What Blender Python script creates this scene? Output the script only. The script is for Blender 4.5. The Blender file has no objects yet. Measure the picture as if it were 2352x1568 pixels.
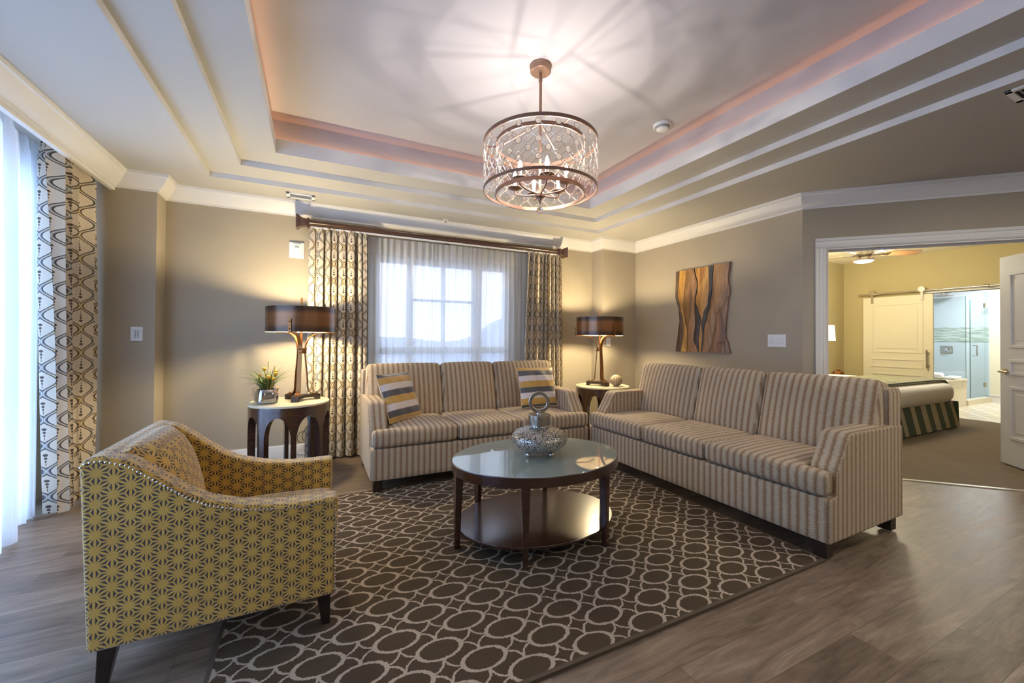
import bpy, bmesh, math, random
from mathutils import Vector, Matrix
random.seed(7)
PI = math.pi
S = bpy.context.scene
COL = S.collection
def lin(c):
    c = c / 255.0
    return c / 12.92 if c <= 0.04045 else ((c + 0.055) / 1.055) ** 2.4
def C(r, g, b): return (lin(r), lin(g), lin(b), 1.0)

# ------------------------------------------------------------------ material helpers
class NT:
    def __init__(s, name):
        s.m = bpy.data.materials.new(name); s.m.use_nodes = True
        s.t = s.m.node_tree; s.n = s.t.nodes; s.l = s.t.links
        s.b = s.n['Principled BSDF']; s.out = s.n['Material Output']
    def new(s, typ, **kw):
        n = s.n.new(typ)
        for k, v in kw.items(): setattr(n, k, v)
        return n
    def put(s, sock, v):
        if v is None: return
        if hasattr(v, 'is_output'): s.l.new(v, sock)
        else: sock.default_value = v
    def M(s, op, a, b=None, c=None, clamp=False):
        n = s.new('ShaderNodeMath', operation=op, use_clamp=clamp)
        for i, v in enumerate((a, b, c)): s.put(n.inputs[i], v)
        return n.outputs[0]
    def V(s, op, a, b=None, c=None, out=0):
        n = s.new('ShaderNodeVectorMath', operation=op)
        for i, v in enumerate((a, b, c)): s.put(n.inputs[i], v)
        return n.outputs[out]
    def sep(s, v):
        n = s.new('ShaderNodeSeparateXYZ'); s.put(n.inputs[0], v); return n.outputs
    def comb(s, x=0.0, y=0.0, z=0.0):
        n = s.new('ShaderNodeCombineXYZ')
        for i, v in enumerate((x, y, z)): s.put(n.inputs[i], v)
        return n.outputs[0]
    def uv(s): return s.new('ShaderNodeTexCoord').outputs['UV']
    def obj(s): return s.new('ShaderNodeTexCoord').outputs['Object']
    def gen(s): return s.new('ShaderNodeTexCoord').outputs['Generated']
    def map(s, v, scale=(1, 1, 1), loc=(0, 0, 0), rot=(0, 0, 0)):
        n = s.new('ShaderNodeMapping'); s.put(n.inputs[0], v)
        n.inputs['Scale'].default_value = scale; n.inputs['Location'].default_value = loc; n.inputs['Rotation'].default_value = rot
        return n.outputs[0]
    def noise(s, v, scale=5.0, detail=2.0, rough=0.5, dist=0.0, col=False):
        n = s.new('ShaderNodeTexNoise'); s.put(n.inputs['Vector'], v)
        n.inputs['Scale'].default_value = scale; n.inputs['Detail'].default_value = detail
        n.inputs['Roughness'].default_value = rough; n.inputs['Distortion'].default_value = dist
        return n.outputs[1 if col else 0]
    def mix(s, f, a, b, blend='MIX'):
        n = s.new('ShaderNodeMix', data_type='RGBA', blend_type=blend)
        s.put(n.inputs[0], f); s.put(n.inputs[6], a); s.put(n.inputs[7], b)
        return n.outputs[2]
    def ramp(s, f, stops, interp='LINEAR'):
        n = s.new('ShaderNodeValToRGB'); s.put(n.inputs[0], f)
        e = n.color_ramp.elements; n.color_ramp.interpolation = interp
        while len(e) < len(stops): e.new(0.5)
        for i, (p, c) in enumerate(stops):
            e[i].position = p; e[i].color = c if len(c) == 4 else (*c, 1)
        return n.outputs[0]
    def step(s, v, lo, hi):
        n = s.new('ShaderNodeMapRange', interpolation_type='SMOOTHSTEP')
        s.put(n.inputs[0], v); n.inputs[1].default_value = lo; n.inputs[2].default_value = hi
        n.inputs[3].default_value = 0.0; n.inputs[4].default_value = 1.0
        return n.outputs[0]
    def bump(s, h, strength=0.3, dist=0.01):
        n = s.new('ShaderNodeBump'); s.put(n.inputs['Height'], h)
        n.inputs['Strength'].default_value = strength; n.inputs['Distance'].default_value = dist
        s.l.new(n.outputs[0], s.b.inputs['Normal'])
    def P(s, **kw):
        al = dict(col='Base Color', rough='Roughness', metal='Metallic', ior='IOR', trans='Transmission Weight', coat='Coat Weight',
                  coatr='Coat Roughness', sheen='Sheen Weight', emis='Emission Color', es='Emission Strength', alpha='Alpha', spec='Specular IOR Level')
        for k, v in kw.items(): s.put(s.b.inputs[al[k]], v)
        return s.m

def plain(name, col, rough=0.6, noise=0.0, scale=8.0, **kw):
    t = NT(name)
    if noise:
        f = t.noise(t.obj(), scale, 3.0)
        d = tuple(x * (1 - noise) for x in col[:3]) + (1,)
        u = tuple(min(1, x * (1 + noise)) for x in col[:3]) + (1,)
        return t.P(col=t.mix(f, d, u), rough=rough, **kw)
    return t.P(col=col, rough=rough, **kw)
def emit(name, col, strength):
    t = NT(name); return t.P(col=(0.8, 0.8, 0.8, 1), emis=col, es=strength, rough=0.5)

def wood_mat(name, dark, light, rough=0.3, axis=(1.5, 18, 18), coat=0.3):
    t = NT(name)
    v = t.map(t.obj(), axis)
    f = t.noise(v, 2.2, 5, 0.6, 0.6); g = t.noise(v, 11, 3, 0.6)
    k = t.M('ADD', t.M('MULTIPLY', f, 0.7), t.M('MULTIPLY', g, 0.3))
    return t.P(col=t.ramp(k, [(0.3, dark), (0.7, light)]), rough=rough, coat=coat, coatr=0.15)

MAT = {}
MAT['wall'] = plain('wall_paint_greige', C(172, 161, 141), 0.85, 0.03, 3)
MAT['bedwall'] = plain('wall_paint_warm_lit', C(188, 174, 130), 0.85, 0.03, 3)  # the bedroom's warm lamplight is mixed into this wall colour
MAT['white'] = plain('white_trim_paint', C(226, 223, 217), 0.45)
MAT['soffit'] = plain('ceiling_paint', C(184, 180, 171), 0.8, 0.015, 2)
MAT['tray'] = plain('tray_ceiling_paint', C(184, 180, 181), 0.8, 0.015, 2)
MAT['door'] = plain('door_paint', C(228, 230, 236), 0.4)
MAT['barn'] = plain('barn_door_paint', C(226, 218, 192), 0.45)
MAT['plastic'] = plain('white_plastic', C(232, 232, 230), 0.35)
MAT['plasticgrey'] = plain('grey_plastic', C(150, 152, 155), 0.4)
MAT['dark'] = plain('dark_void', C(25, 24, 24), 0.7)
MAT['espresso'] = wood_mat('espresso_wood', C(40, 22, 16), C(74, 42, 29), 0.26, coat=0.9)
MAT['legwood'] = wood_mat('black_brown_wood', C(24, 14, 11), C(44, 27, 20), 0.35)
MAT['rodwood'] = wood_mat('walnut_rod', C(50, 32, 26), C(92, 62, 48), 0.32)
MAT['bladewood'] = wood_mat('fan_blade_wood', C(120, 82, 48), C(168, 122, 78), 0.4)
MAT['stone'] = plain('cream_stone', C(222, 211, 180), 0.25, 0.05, 14)
MAT['bronze'] = plain('antique_bronze', C(150, 104, 62), 0.33, 0.12, 20, metal=0.9)
MAT['darkbronze'] = plain('dark_bronze', C(70, 60, 52), 0.4, 0.1, 20, metal=0.7)
MAT['chandmetal'] = plain('brown_bronze', C(148, 120, 102), 0.4, 0.08, 30, metal=0.75)
MAT['nickel'] = plain('brushed_nickel', C(186, 180, 170), 0.28, metal=1.0)
MAT['chrome'] = plain('chrome', C(205, 205, 208), 0.08, metal=1.0)
MAT['silver'] = plain('silver_leaf', C(196, 192, 184), 0.27, 0.08, 40, metal=1.0)
MAT['nail'] = plain('nailhead_metal', C(205, 198, 190), 0.25, metal=1.0)
MAT['bulb'] = emit('candle_bulb', (1.0, 0.86, 0.68, 1), 14.0)
MAT['candle'] = plain('candle_sleeve', C(240, 232, 218), 0.5)
MAT['lampbulb'] = emit('lamp_bulb', (1.0, 0.74, 0.42, 1), 10.0)
MAT['fanlight'] = emit('fan_light_lens', (1.0, 0.95, 0.86, 1), 5.0)
MAT['cove'] = emit('cove_rope_light', (1.0, 0.42, 0.17, 1), 5.0)
MAT['bedshade'] = emit('bedside_shade', (1.0, 0.88, 0.66, 1), 1.0)
MAT['shadein'] = plain('shade_lining', C(245, 230, 196), 0.6)
MAT['linen'] = plain('bed_linen', C(238, 236, 236), 0.8, 0.03, 6)
MAT['towel'] = plain('white_towel', C(240, 240, 240), 0.95, 0.03, 60)
MAT['bathwall'] = plain('bath_wall', C(226, 216, 190), 0.6)
MAT['tubtile'] = plain('cream_tile', C(226, 214, 190), 0.35, 0.04, 5)
MAT['cord'] = plain('cord', C(60, 52, 42), 0.6)
MAT['screen'] = plain('lcd', C(150, 158, 158), 0.3)
MAT['leaf'] = plain('grass_leaf', C(96, 116, 50), 0.6, 0.4, 14)
MAT['flower'] = plain('yellow_flower', C(206, 158, 48), 0.8, 0.25, 80)
MAT['curl'] = plain('dried_curl', C(196, 148, 110), 0.7, 0.2, 30)
MAT['spike'] = plain('seed_spike', C(150, 138, 66), 0.8, 0.3, 60)

def m_crystal():
    t = NT('crystal_glass'); return t.P(col=(1, 1, 1, 1), rough=0.02, trans=1.0, ior=1.5)
MAT['crystal'] = m_crystal()
def m_bead():
    t = NT('bead_glass')
    tl = t.new('ShaderNodeBsdfTranslucent'); tl.inputs[0].default_value = C(250, 246, 240)
    gs = t.new('ShaderNodeBsdfGlass'); gs.inputs['Roughness'].default_value = 0.05
    mx = t.new('ShaderNodeMixShader'); mx.inputs[0].default_value = 0.4
    t.l.new(tl.outputs[0], mx.inputs[1]); t.l.new(gs.outputs[0], mx.inputs[2]); t.l.new(mx.outputs[0], t.out.inputs[0])
    return t.m
MAT['bead'] = m_bead()
def m_thin_glass(name, tint, refl=0.08):
    t = NT(name)
    tr = t.new('ShaderNodeBsdfTransparent'); tr.inputs[0].default_value = tint
    gl = t.new('ShaderNodeBsdfGlossy'); gl.inputs[1].default_value = 0.02
    mx = t.new('ShaderNodeMixShader'); mx.inputs[0].default_value = refl
    t.l.new(tr.outputs[0], mx.inputs[1]); t.l.new(gl.outputs[0], mx.inputs[2]); t.l.new(mx.outputs[0], t.out.inputs[0])
    return t.m
MAT['pane'] = m_thin_glass('window_glass', (0.93, 0.96, 0.97, 1), 0.05)
MAT['shower'] = m_thin_glass('shower_glass', (0.90, 0.95, 0.96, 1), 0.06)
MAT['showeredge'] = plain('glass_edge', C(70, 130, 130), 0.1)
def m_sheer(name, lo, amp_):
    t = NT(name)
    u = t.sep(t.uv())
    wav = t.noise(t.comb(t.M('MULTIPLY', u[0], 60.0), t.M('MULTIPLY', u[1], 0.6), 0.0), 1.0, 2)
    tr = t.new('ShaderNodeBsdfTransparent'); tr.inputs[0].default_value = (1, 1, 1, 1)
    tl = t.new('ShaderNodeBsdfTranslucent'); tl.inputs[0].default_value = C(236, 238, 242)
    df = t.new('ShaderNodeBsdfDiffuse'); df.inputs[0].default_value = C(236, 234, 228)
    a = t.new('ShaderNodeMixShader'); a.inputs[0].default_value = 0.45
    t.l.new(tl.outputs[0], a.inputs[1]); t.l.new(df.outputs[0], a.inputs[2])
    # the hem and pinch-pleat heading are two layers of cloth: less see-through
    head = t.M('GREATER_THAN', u[1], 2.10)
    f = t.M('MULTIPLY_ADD', wav, amp_, lo, clamp=True)
    f = t.M('MAXIMUM', f, t.M('MULTIPLY', head, 0.86))
    b = t.new('ShaderNodeMixShader'); t.l.new(f, b.inputs[0])
    t.l.new(tr.outputs[0], b.inputs[1]); t.l.new(a.outputs[0], b.inputs[2]); t.l.new(b.outputs[0], t.out.inputs[0])
    return t.m
MAT['sheer'] = m_sheer('sheer_voile', 0.60, 0.4)
MAT['sheerdense'] = m_sheer('dense_voile', 0.74, 0.3)

def m_floor():
    t = NT('vinyl_plank_floor')
    o = t.obj()
    br = t.new('ShaderNodeTexBrick'); t.put(br.inputs['Vector'], o)
    br.offset = 0.37; br.inputs['Scale'].default_value = 1.0
    br.inputs['Brick Width'].default_value = 1.22; br.inputs['Row Height'].default_value = 0.18
    br.inputs['Mortar Size'].default_value = 0.0012; br.inputs['Mortar Smooth'].default_value = 0.3
    br.inputs['Color1'].default_value = (0, 0, 0, 1); br.inputs['Color2'].default_value = (1, 1, 1, 1); br.inputs['Mortar'].default_value = (0.5, 0.5, 0.5, 1)
    tone = t.sep(br.outputs['Color'])[0]
    sh = t.M('MULTIPLY', tone, 7.0)
    p = t.sep(o)
    v = t.comb(t.M('MULTIPLY', p[0], 1.5), t.M('MULTIPLY_ADD', p[1], 10.0, sh), sh)
    n1 = t.noise(v, 1.2, 6, 0.66, 1.6); n2 = t.noise(t.map(o, (5, 110, 1)), 1.0, 4, 0.75)
    k = t.M('ADD', t.M('MULTIPLY', n1, 0.62), t.M('ADD', t.M('MULTIPLY', n2, 0.27), t.M('MULTIPLY', tone, 0.11)))
    col = t.ramp(k, [(0.30, C(72, 59, 47)), (0.44, C(106, 90, 75)), (0.56, C(130, 112, 95)), (0.72, C(162, 145, 128))])
    col = t.mix(t.M('MULTIPLY', br.outputs['Fac'], 0.6), col, C(60, 50, 42))
    t.bump(n2, 0.08, 0.002)
    return t.P(col=col, rough=t.M('MULTIPLY_ADD', n1, 0.2, 0.30), spec=0.45)
MAT['floor'] = m_floor()

def m_carpet():
    t = NT('bedroom_carpet')
    p = t.sep(t.obj())
    d1 = t.M('FRACT', t.M('MULTIPLY', t.M('ADD', p[0], t.M('MULTIPLY', p[1], 0.45)), 22.0))
    st = t.M('LESS_THAN', d1, 0.42)
    g1 = t.M('FRACT', t.M('MULTIPLY', t.M('ADD', p[0], p[1]), 2.3)); g2 = t.M('FRACT', t.M('MULTIPLY', t.M('SUBTRACT', p[0], p[1]), 2.3))
    ln = t.M('MAXIMUM', t.M('LESS_THAN', g1, 0.05), t.M('LESS_THAN', g2, 0.05))
    n = t.noise(t.obj(), 120, 2)
    c = t.mix(t.M('MULTIPLY', st, 0.75), C(84, 64, 34), C(122, 97, 58))
    c = t.mix(t.M('MULTIPLY', ln, 0.4), c, C(128, 112, 84))
    c = t.mix(t.M('MULTIPLY', n, 0.4), c, C(58, 44, 26))
    t.bump(n, 0.4, 0.004)
    return t.P(col=c, rough=0.95, sheen=0.2)
MAT['carpet'] = m_carpet()
def m_bathfloor():
    t = NT('bath_tile_floor')
    p = t.sep(t.obj())
    g1 = t.M('FRACT', t.M('MULTIPLY', t.M('ADD', p[0], t.M('MULTIPLY', p[1], 0.7)), 3.0)); g2 = t.M('FRACT', t.M('MULTIPLY', t.M('SUBTRACT', p[0], t.M('MULTIPLY', p[1], 1.6)), 2.0))
    ln = t.M('MAXIMUM', t.M('LESS_THAN', g1, 0.14), t.M('LESS_THAN', g2, 0.12))
    return t.P(col=t.mix(ln, C(214, 200, 174), C(244, 240, 230)), rough=0.3)
MAT['bathfloor'] = m_bathfloor()

def m_rug():
    t = NT('rug_ovals')
    o = t.obj(); Px, Py = 0.278, 0.226
    jit = t.noise(o, 95, 2, 0.6, 0.0, True)
    jit = t.V('SCALE', t.V('SUBTRACT', jit, (0.5, 0.5, 0.5))); 
    jit.node.inputs['Scale'].default_value = 0.013
    p = t.V('ADD', o, jit)
    def wrap(v, px, py):
        n = t.new('ShaderNodeVectorMath', operation='WRAP'); t.put(n.inputs[0], v)
        n.inputs[1].default_value = (px / 2, py / 2, 1); n.inputs[2].default_value = (-px / 2, -py / 2, -1)
        return n.outputs[0]
    def metric(v, a, b):
        s = t.sep(v)
        return t.M('SQRT', t.M('ADD', t.M('POWER', t.M('MULTIPLY', s[0], 1 / a), 2.0), t.M('POWER', t.M('MULTIPLY', s[1], 1 / b), 2.0)))
    q = t.V('SUBTRACT', p, (0.166, 1.751, 0.0))
    m1 = metric(wrap(q, Px, Py), 0.084, 0.051)
    m2 = metric(wrap(t.V('ADD', q, (Px / 2, Py / 2, 0.0)), Px, Py), 0.084, 0.051)
    m = t.M('MINIMUM', m1, m2)
    bold = t.M('LESS_THAN', t.M('ABSOLUTE', t.M('SUBTRACT', m, 1.0)), 0.105)
    th = metric(wrap(t.V('ADD', q, (Px / 4, Py / 4, 0.0)), Px / 2, Py / 2), 0.0695, 0.0565)
    thin = t.M('MULTIPLY', t.M('LESS_THAN', t.M('ABSOLUTE', t.M('SUBTRACT', th, 0.97)), 0.07), t.M('GREATER_THAN', m, 1.0))
    pat = t.M('MAXIMUM', bold, thin)
    fuzz = t.noise(o, 260, 2)
    base = t.mix(fuzz, C(52, 40, 25), C(84, 66, 43)); line = t.mix(fuzz, C(146, 130, 112), C(192, 176, 156))
    t.bump(t.M('ADD', t.M('MULTIPLY', pat, 0.5), fuzz), 0.6, 0.004)
    return t.P(col=t.mix(pat, base, line), rough=0.95)
MAT['rug'] = m_rug()
MAT['rugedge'] = plain('rug_binding', C(84, 72, 56), 0.9, 0.1, 60)

def m_sofa():
    t = NT('herringbone_stripe_fabric')
    u = t.sep(t.uv())
    wob = t.noise(t.comb(t.M('MULTIPLY', u[0], 30.0), t.M('MULTIPLY', u[1], 90.0), 0.0), 1.0, 2)
    s = t.M('MULTIPLY', u[0], 1 / 0.047)
    cell = t.M('FLOOR', s); fr = t.M('FRACT', s)
    fr2 = t.M('ADD', fr, t.M('MULTIPLY', t.M('SUBTRACT', wob, 0.5), 0.35))
    sgn = t.M('SUBTRACT', t.M('MULTIPLY', t.M('FLOORED_MODULO', cell, 2.0), 2.0), 1.0)
    w = t.M('ADD', t.M('MULTIPLY', u[1], 1 / 0.0062), t.M('MULTIPLY', sgn, t.M('MULTIPLY', fr, 3.6)))
    st = t.M('MULTIPLY_ADD', t.M('SINE', t.M('MULTIPLY', w, 2 * PI)), 0.5, 0.5)
    n = t.noise(t.comb(t.M('MULTIPLY', u[0], 40.0), t.M('MULTIPLY', u[1], 220.0), 0.0), 1.0, 2)
    st = t.M('MULTIPLY', st, t.M('MULTIPLY_ADD', n, 1.0, 0.3, clamp=True))
    prof = t.ramp(fr2, [(0.0, (0.1, 0.1, 0.1)), (0.2, (0.85, 0.85, 0.85)), (0.55, (1, 1, 1)), (0.82, (0.35, 0.35, 0.35)), (1.0, (0.05, 0.05, 0.05))])
    lt = t.mix(st, C(150, 130, 104), C(220, 207, 183)); dk = t.mix(st, C(112, 78, 46), C(150, 114, 76))
    t.bump(st, 0.5, 0.003)
    return t.P(col=t.mix(prof, dk, lt), rough=0.9, sheen=0.15)
MAT['sofa'] = m_sofa()

def m_star():
    t = NT('gold_starburst_velvet')
    a = 0.0513; H = a * math.sqrt(3)
    uv = t.uv()
    def wrap(v):
        n = t.new('ShaderNodeVectorMath', operation='WRAP'); t.put(n.inputs[0], v)
        n.inputs[1].default_value = (H / 2, a / 2, 1); n.inputs[2].default_value = (-H / 2, -a / 2, -1)
        return n.outputs[0]
    d1 = wrap(uv); d2 = wrap(t.V('ADD', uv, (H / 2, a / 2, 0.0)))
    l1 = t.V('LENGTH', d1, out=1); l2 = t.V('LENGTH', d2, out=1)
    near = t.M('LESS_THAN', l1, l2)
    mx = t.new('ShaderNodeMix', data_type='VECTOR'); t.put(mx.inputs[0], near); t.put(mx.inputs[4], d2); t.put(mx.inputs[5], d1)
    d = t.sep(mx.outputs[1]); r = t.M('MINIMUM', l1, l2)
    ang = t.M('ARCTAN2', d[1], d[0])
    def raydist(off, per):
        f = t.M('WRAP', t.M('ADD', ang, off), per / 2, -per / 2)
        return t.M('ABSOLUTE', t.M('MULTIPLY', r, t.M('SINE', f)))
    rn = raydist(PI / 6, PI / 3); rc = raydist(0.0, PI / 3)     # rays to the neighbours, rays to the hollows between
    g = t.M('MAXIMUM', t.M('SUBTRACT', 1.0, t.step(rn, 0.0031, 0.0043)), t.M('SUBTRACT', 1.0, t.step(rc, 0.0023, 0.0035)))
    g = t.M('MAXIMUM', g, t.M('LESS_THAN', r, 0.0125))
    n = t.noise(t.obj(), 9, 3); n2 = t.noise(t.obj(), 300, 2)
    gold = t.mix(n, C(176, 128, 32), C(214, 174, 76)); gold = t.mix(t.M('MULTIPLY', n2, 0.25), gold, C(230, 194, 104))
    t.bump(g, 0.5, 0.003)
    return t.P(col=t.mix(g, C(66, 54, 50), gold), rough=0.75, sheen=0.5)
MAT['star'] = m_star()

def m_drape():
    t = NT('ogee_print_drape')
    u = t.sep(t.uv()); W, P, A = 0.087, 0.172, 0.0405
    pp = t.M('PINGPONG', u[0], W)
    ph = t.M('MULTIPLY', u[1], 2 * PI / P)
    line = t.M('MULTIPLY_ADD', t.M('SINE', ph), A, W / 2)
    dd = t.M('SUBTRACT', pp, line); ad = t.M('ABSOLUTE', dd)
    band = t.M('LESS_THAN', ad, 0.0165); edge = t.M('MULTIPLY', band, t.M('GREATER_THAN', ad, 0.0088))
    core = t.M('LESS_THAN', ad, 0.0022)
    f = t.M('MULTIPLY_ADD', t.M('SINE', t.M('MULTIPLY', ph, 1.0)), 0.5, 0.5)
    fill = t.mix(f, C(128, 128, 128), C(176, 142, 66))
    fill = t.mix(core, fill, C(206, 200, 186))
    # a column of growing dots up the middle of every ogee
    k = t.M('FLOOR', t.M('MULTIPLY_ADD', u[0], 1 / W, 0.5))
    par = t.M('FLOORED_MODULO', k, 2.0)
    x = t.M('SUBTRACT', u[0], t.M('MULTIPLY', k, W))
    # the ogee is widest where the line swings away from its axis
    vv = t.M('FRACT', t.M('ADD', t.M('MULTIPLY', u[1], 1 / P), t.M('MULTIPLY_ADD', par, 0.5, 0.25)))
    vv = t.M('ABSOLUTE', t.M('SUBTRACT', par, vv))
    dots = None
    for (c0, rx, ry) in ((0.27, 0.0018, 0.011), (0.39, 0.0042, 0.0085), (0.505, 0.0078, 0.0082), (0.63, 0.0118, 0.0092)):
        e = t.M('ADD', t.M('POWER', t.M('MULTIPLY', x, 1 / rx), 2.0), t.M('POWER', t.M('MULTIPLY', t.M('SUBTRACT', vv, c0), P / ry), 2.0))
        e = t.M('LESS_THAN', e, 1.0); dots = e if dots is None else t.M('MAXIMUM', dots, e)
    weave = t.noise(t.map(t.uv(), (200, 900, 1)), 1.0, 2)
    cl = t.mix(weave, C(192, 177, 153), C(220, 207, 186))
    cl = t.mix(band, cl, fill); cl = t.mix(edge, cl, C(54, 46, 38)); cl = t.mix(dots, cl, C(78, 64, 52))
    return t.P(col=cl, rough=0.6, sheen=0.2)
MAT['drape'] = m_drape()

def m_pillow():
    t = NT('pillow_stripes')
    v = t.sep(t.uv())[1]
    st = t.ramp(t.M('FRACT', t.M('MULTIPLY', v, 1 / 0.172)), [(0.0, C(196, 152, 66)), (0.30, C(206, 164, 84)), (0.335, C(96, 86, 84)), (0.36, C(62, 66, 76)), (0.62, C(104, 100, 104)), (0.66, C(216, 206, 202)), (0.95, C(224, 212, 204)), (0.98, C(150, 120, 100))], 'CONSTANT')
    n = t.noise(t.map(t.uv(), (20, 300, 1)), 1.0, 2)
    return t.P(col=t.mix(t.M('MULTIPLY', n, 0.25), st, C(130, 112, 92)), rough=0.5, sheen=0.4)
MAT['pillow'] = m_pillow()

def m_shade():
    t = NT('mica_lamp_shade')
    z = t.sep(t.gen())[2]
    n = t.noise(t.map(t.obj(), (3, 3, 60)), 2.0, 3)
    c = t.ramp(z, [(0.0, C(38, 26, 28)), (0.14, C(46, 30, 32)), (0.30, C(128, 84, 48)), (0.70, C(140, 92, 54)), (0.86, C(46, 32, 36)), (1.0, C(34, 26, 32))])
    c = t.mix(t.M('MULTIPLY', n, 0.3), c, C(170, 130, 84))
    return t.P(col=c, rough=0.3, metal=0.55, coat=0.4, coatr=0.2)
MAT['shade'] = m_shade()

def m_tabletop():
    t = NT('frosted_back_glass'); return t.P(col=C(146, 158, 153), rough=0.025, ior=2.7)
MAT['tableglass'] = m_tabletop()
def m_vase():
    t = NT('pebbled_silver')
    vo = t.new('ShaderNodeTexVoronoi', feature='DISTANCE_TO_EDGE'); t.put(vo.inputs['Vector'], t.obj()); vo.inputs['Scale'].default_value = 92.0
    e = t.step(vo.outputs['Distance'], 0.04, 0.15)
    t.bump(e, 0.9, 0.006)
    return t.P(col=t.mix(e, C(84, 80, 74), C(226, 220, 208)), rough=0.34, metal=0.75)
MAT['vase'] = m_vase()
def m_ball():
    t = NT('ribbed_ball')
    p = t.sep(t.obj()); a = t.M('MULTIPLY_ADD', t.M('ARCTAN2', p[1], p[0]), 18 / (2 * PI), 0.5)
    st = t.M('LESS_THAN', t.M('FRACT', a), 0.32)
    return t.P(col=t.mix(st, C(196, 176, 140), C(94, 68, 42)), rough=0.45)
MAT['ball'] = m_ball()
def m_art(name, cols, rough=0.45):
    t = NT(name)
    u = t.uv()
    n = t.noise(t.map(u, (14, 2.2, 1)), 1.0, 4, 0.6, 1.2)
    return t.P(col=t.ramp(n, [(0.32, cols[0]), (0.5, cols[1]), (0.66, cols[2])]), rough=rough, metal=0.15)
def m_skirt():
    t = NT('bed_skirt_stripes')
    u = t.sep(t.uv())[0]
    return t.P(col=t.mix(t.M('LESS_THAN', t.M('FRACT', t.M('MULTIPLY', u, 1 / 0.30)), 0.42), C(78, 92, 82), C(176, 166, 146)), rough=0.85)
MAT['skirt'] = m_skirt()
def m_runner():
    t = NT('bed_runner'); n = t.noise(t.map(t.obj(), (9, 4, 9)), 2.0, 4, 0.6, 1.5)
    return t.P(col=t.ramp(n, [(0.35, C(112, 112, 88)), (0.6, C(154, 150, 122))]), rough=0.8)
MAT['runner'] = m_runner()
MAT['piping'] = plain('dark_piping', C(58, 62, 58), 0.8)
def m_mosaic():
    t = NT('shower_mosaic')
    n = t.noise(t.map(t.obj(), (1, 5, 40)), 1.0, 3)
    return t.P(col=t.ramp(n, [(0.35, C(150, 160, 150)), (0.6, C(206, 212, 206))]), rough=0.2)
MAT['mosaic'] = m_mosaic()
def m_marble():
    t = NT('marble_band'); n = t.noise(t.map(t.obj(), (3, 3, 9)), 2.0, 5, 0.7, 2.0)
    return t.P(col=t.ramp(n, [(0.35, C(160, 152, 120)), (0.6, C(224, 216, 196))]), rough=0.2)
MAT['marble'] = m_marble()
MAT['showertile'] = plain('shower_wall_tile', C(206, 212, 220), 0.25, 0.03, 2)
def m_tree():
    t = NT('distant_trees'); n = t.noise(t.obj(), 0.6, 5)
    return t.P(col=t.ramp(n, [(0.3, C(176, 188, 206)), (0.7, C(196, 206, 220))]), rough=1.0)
MAT['hills'] = m_tree()

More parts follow.
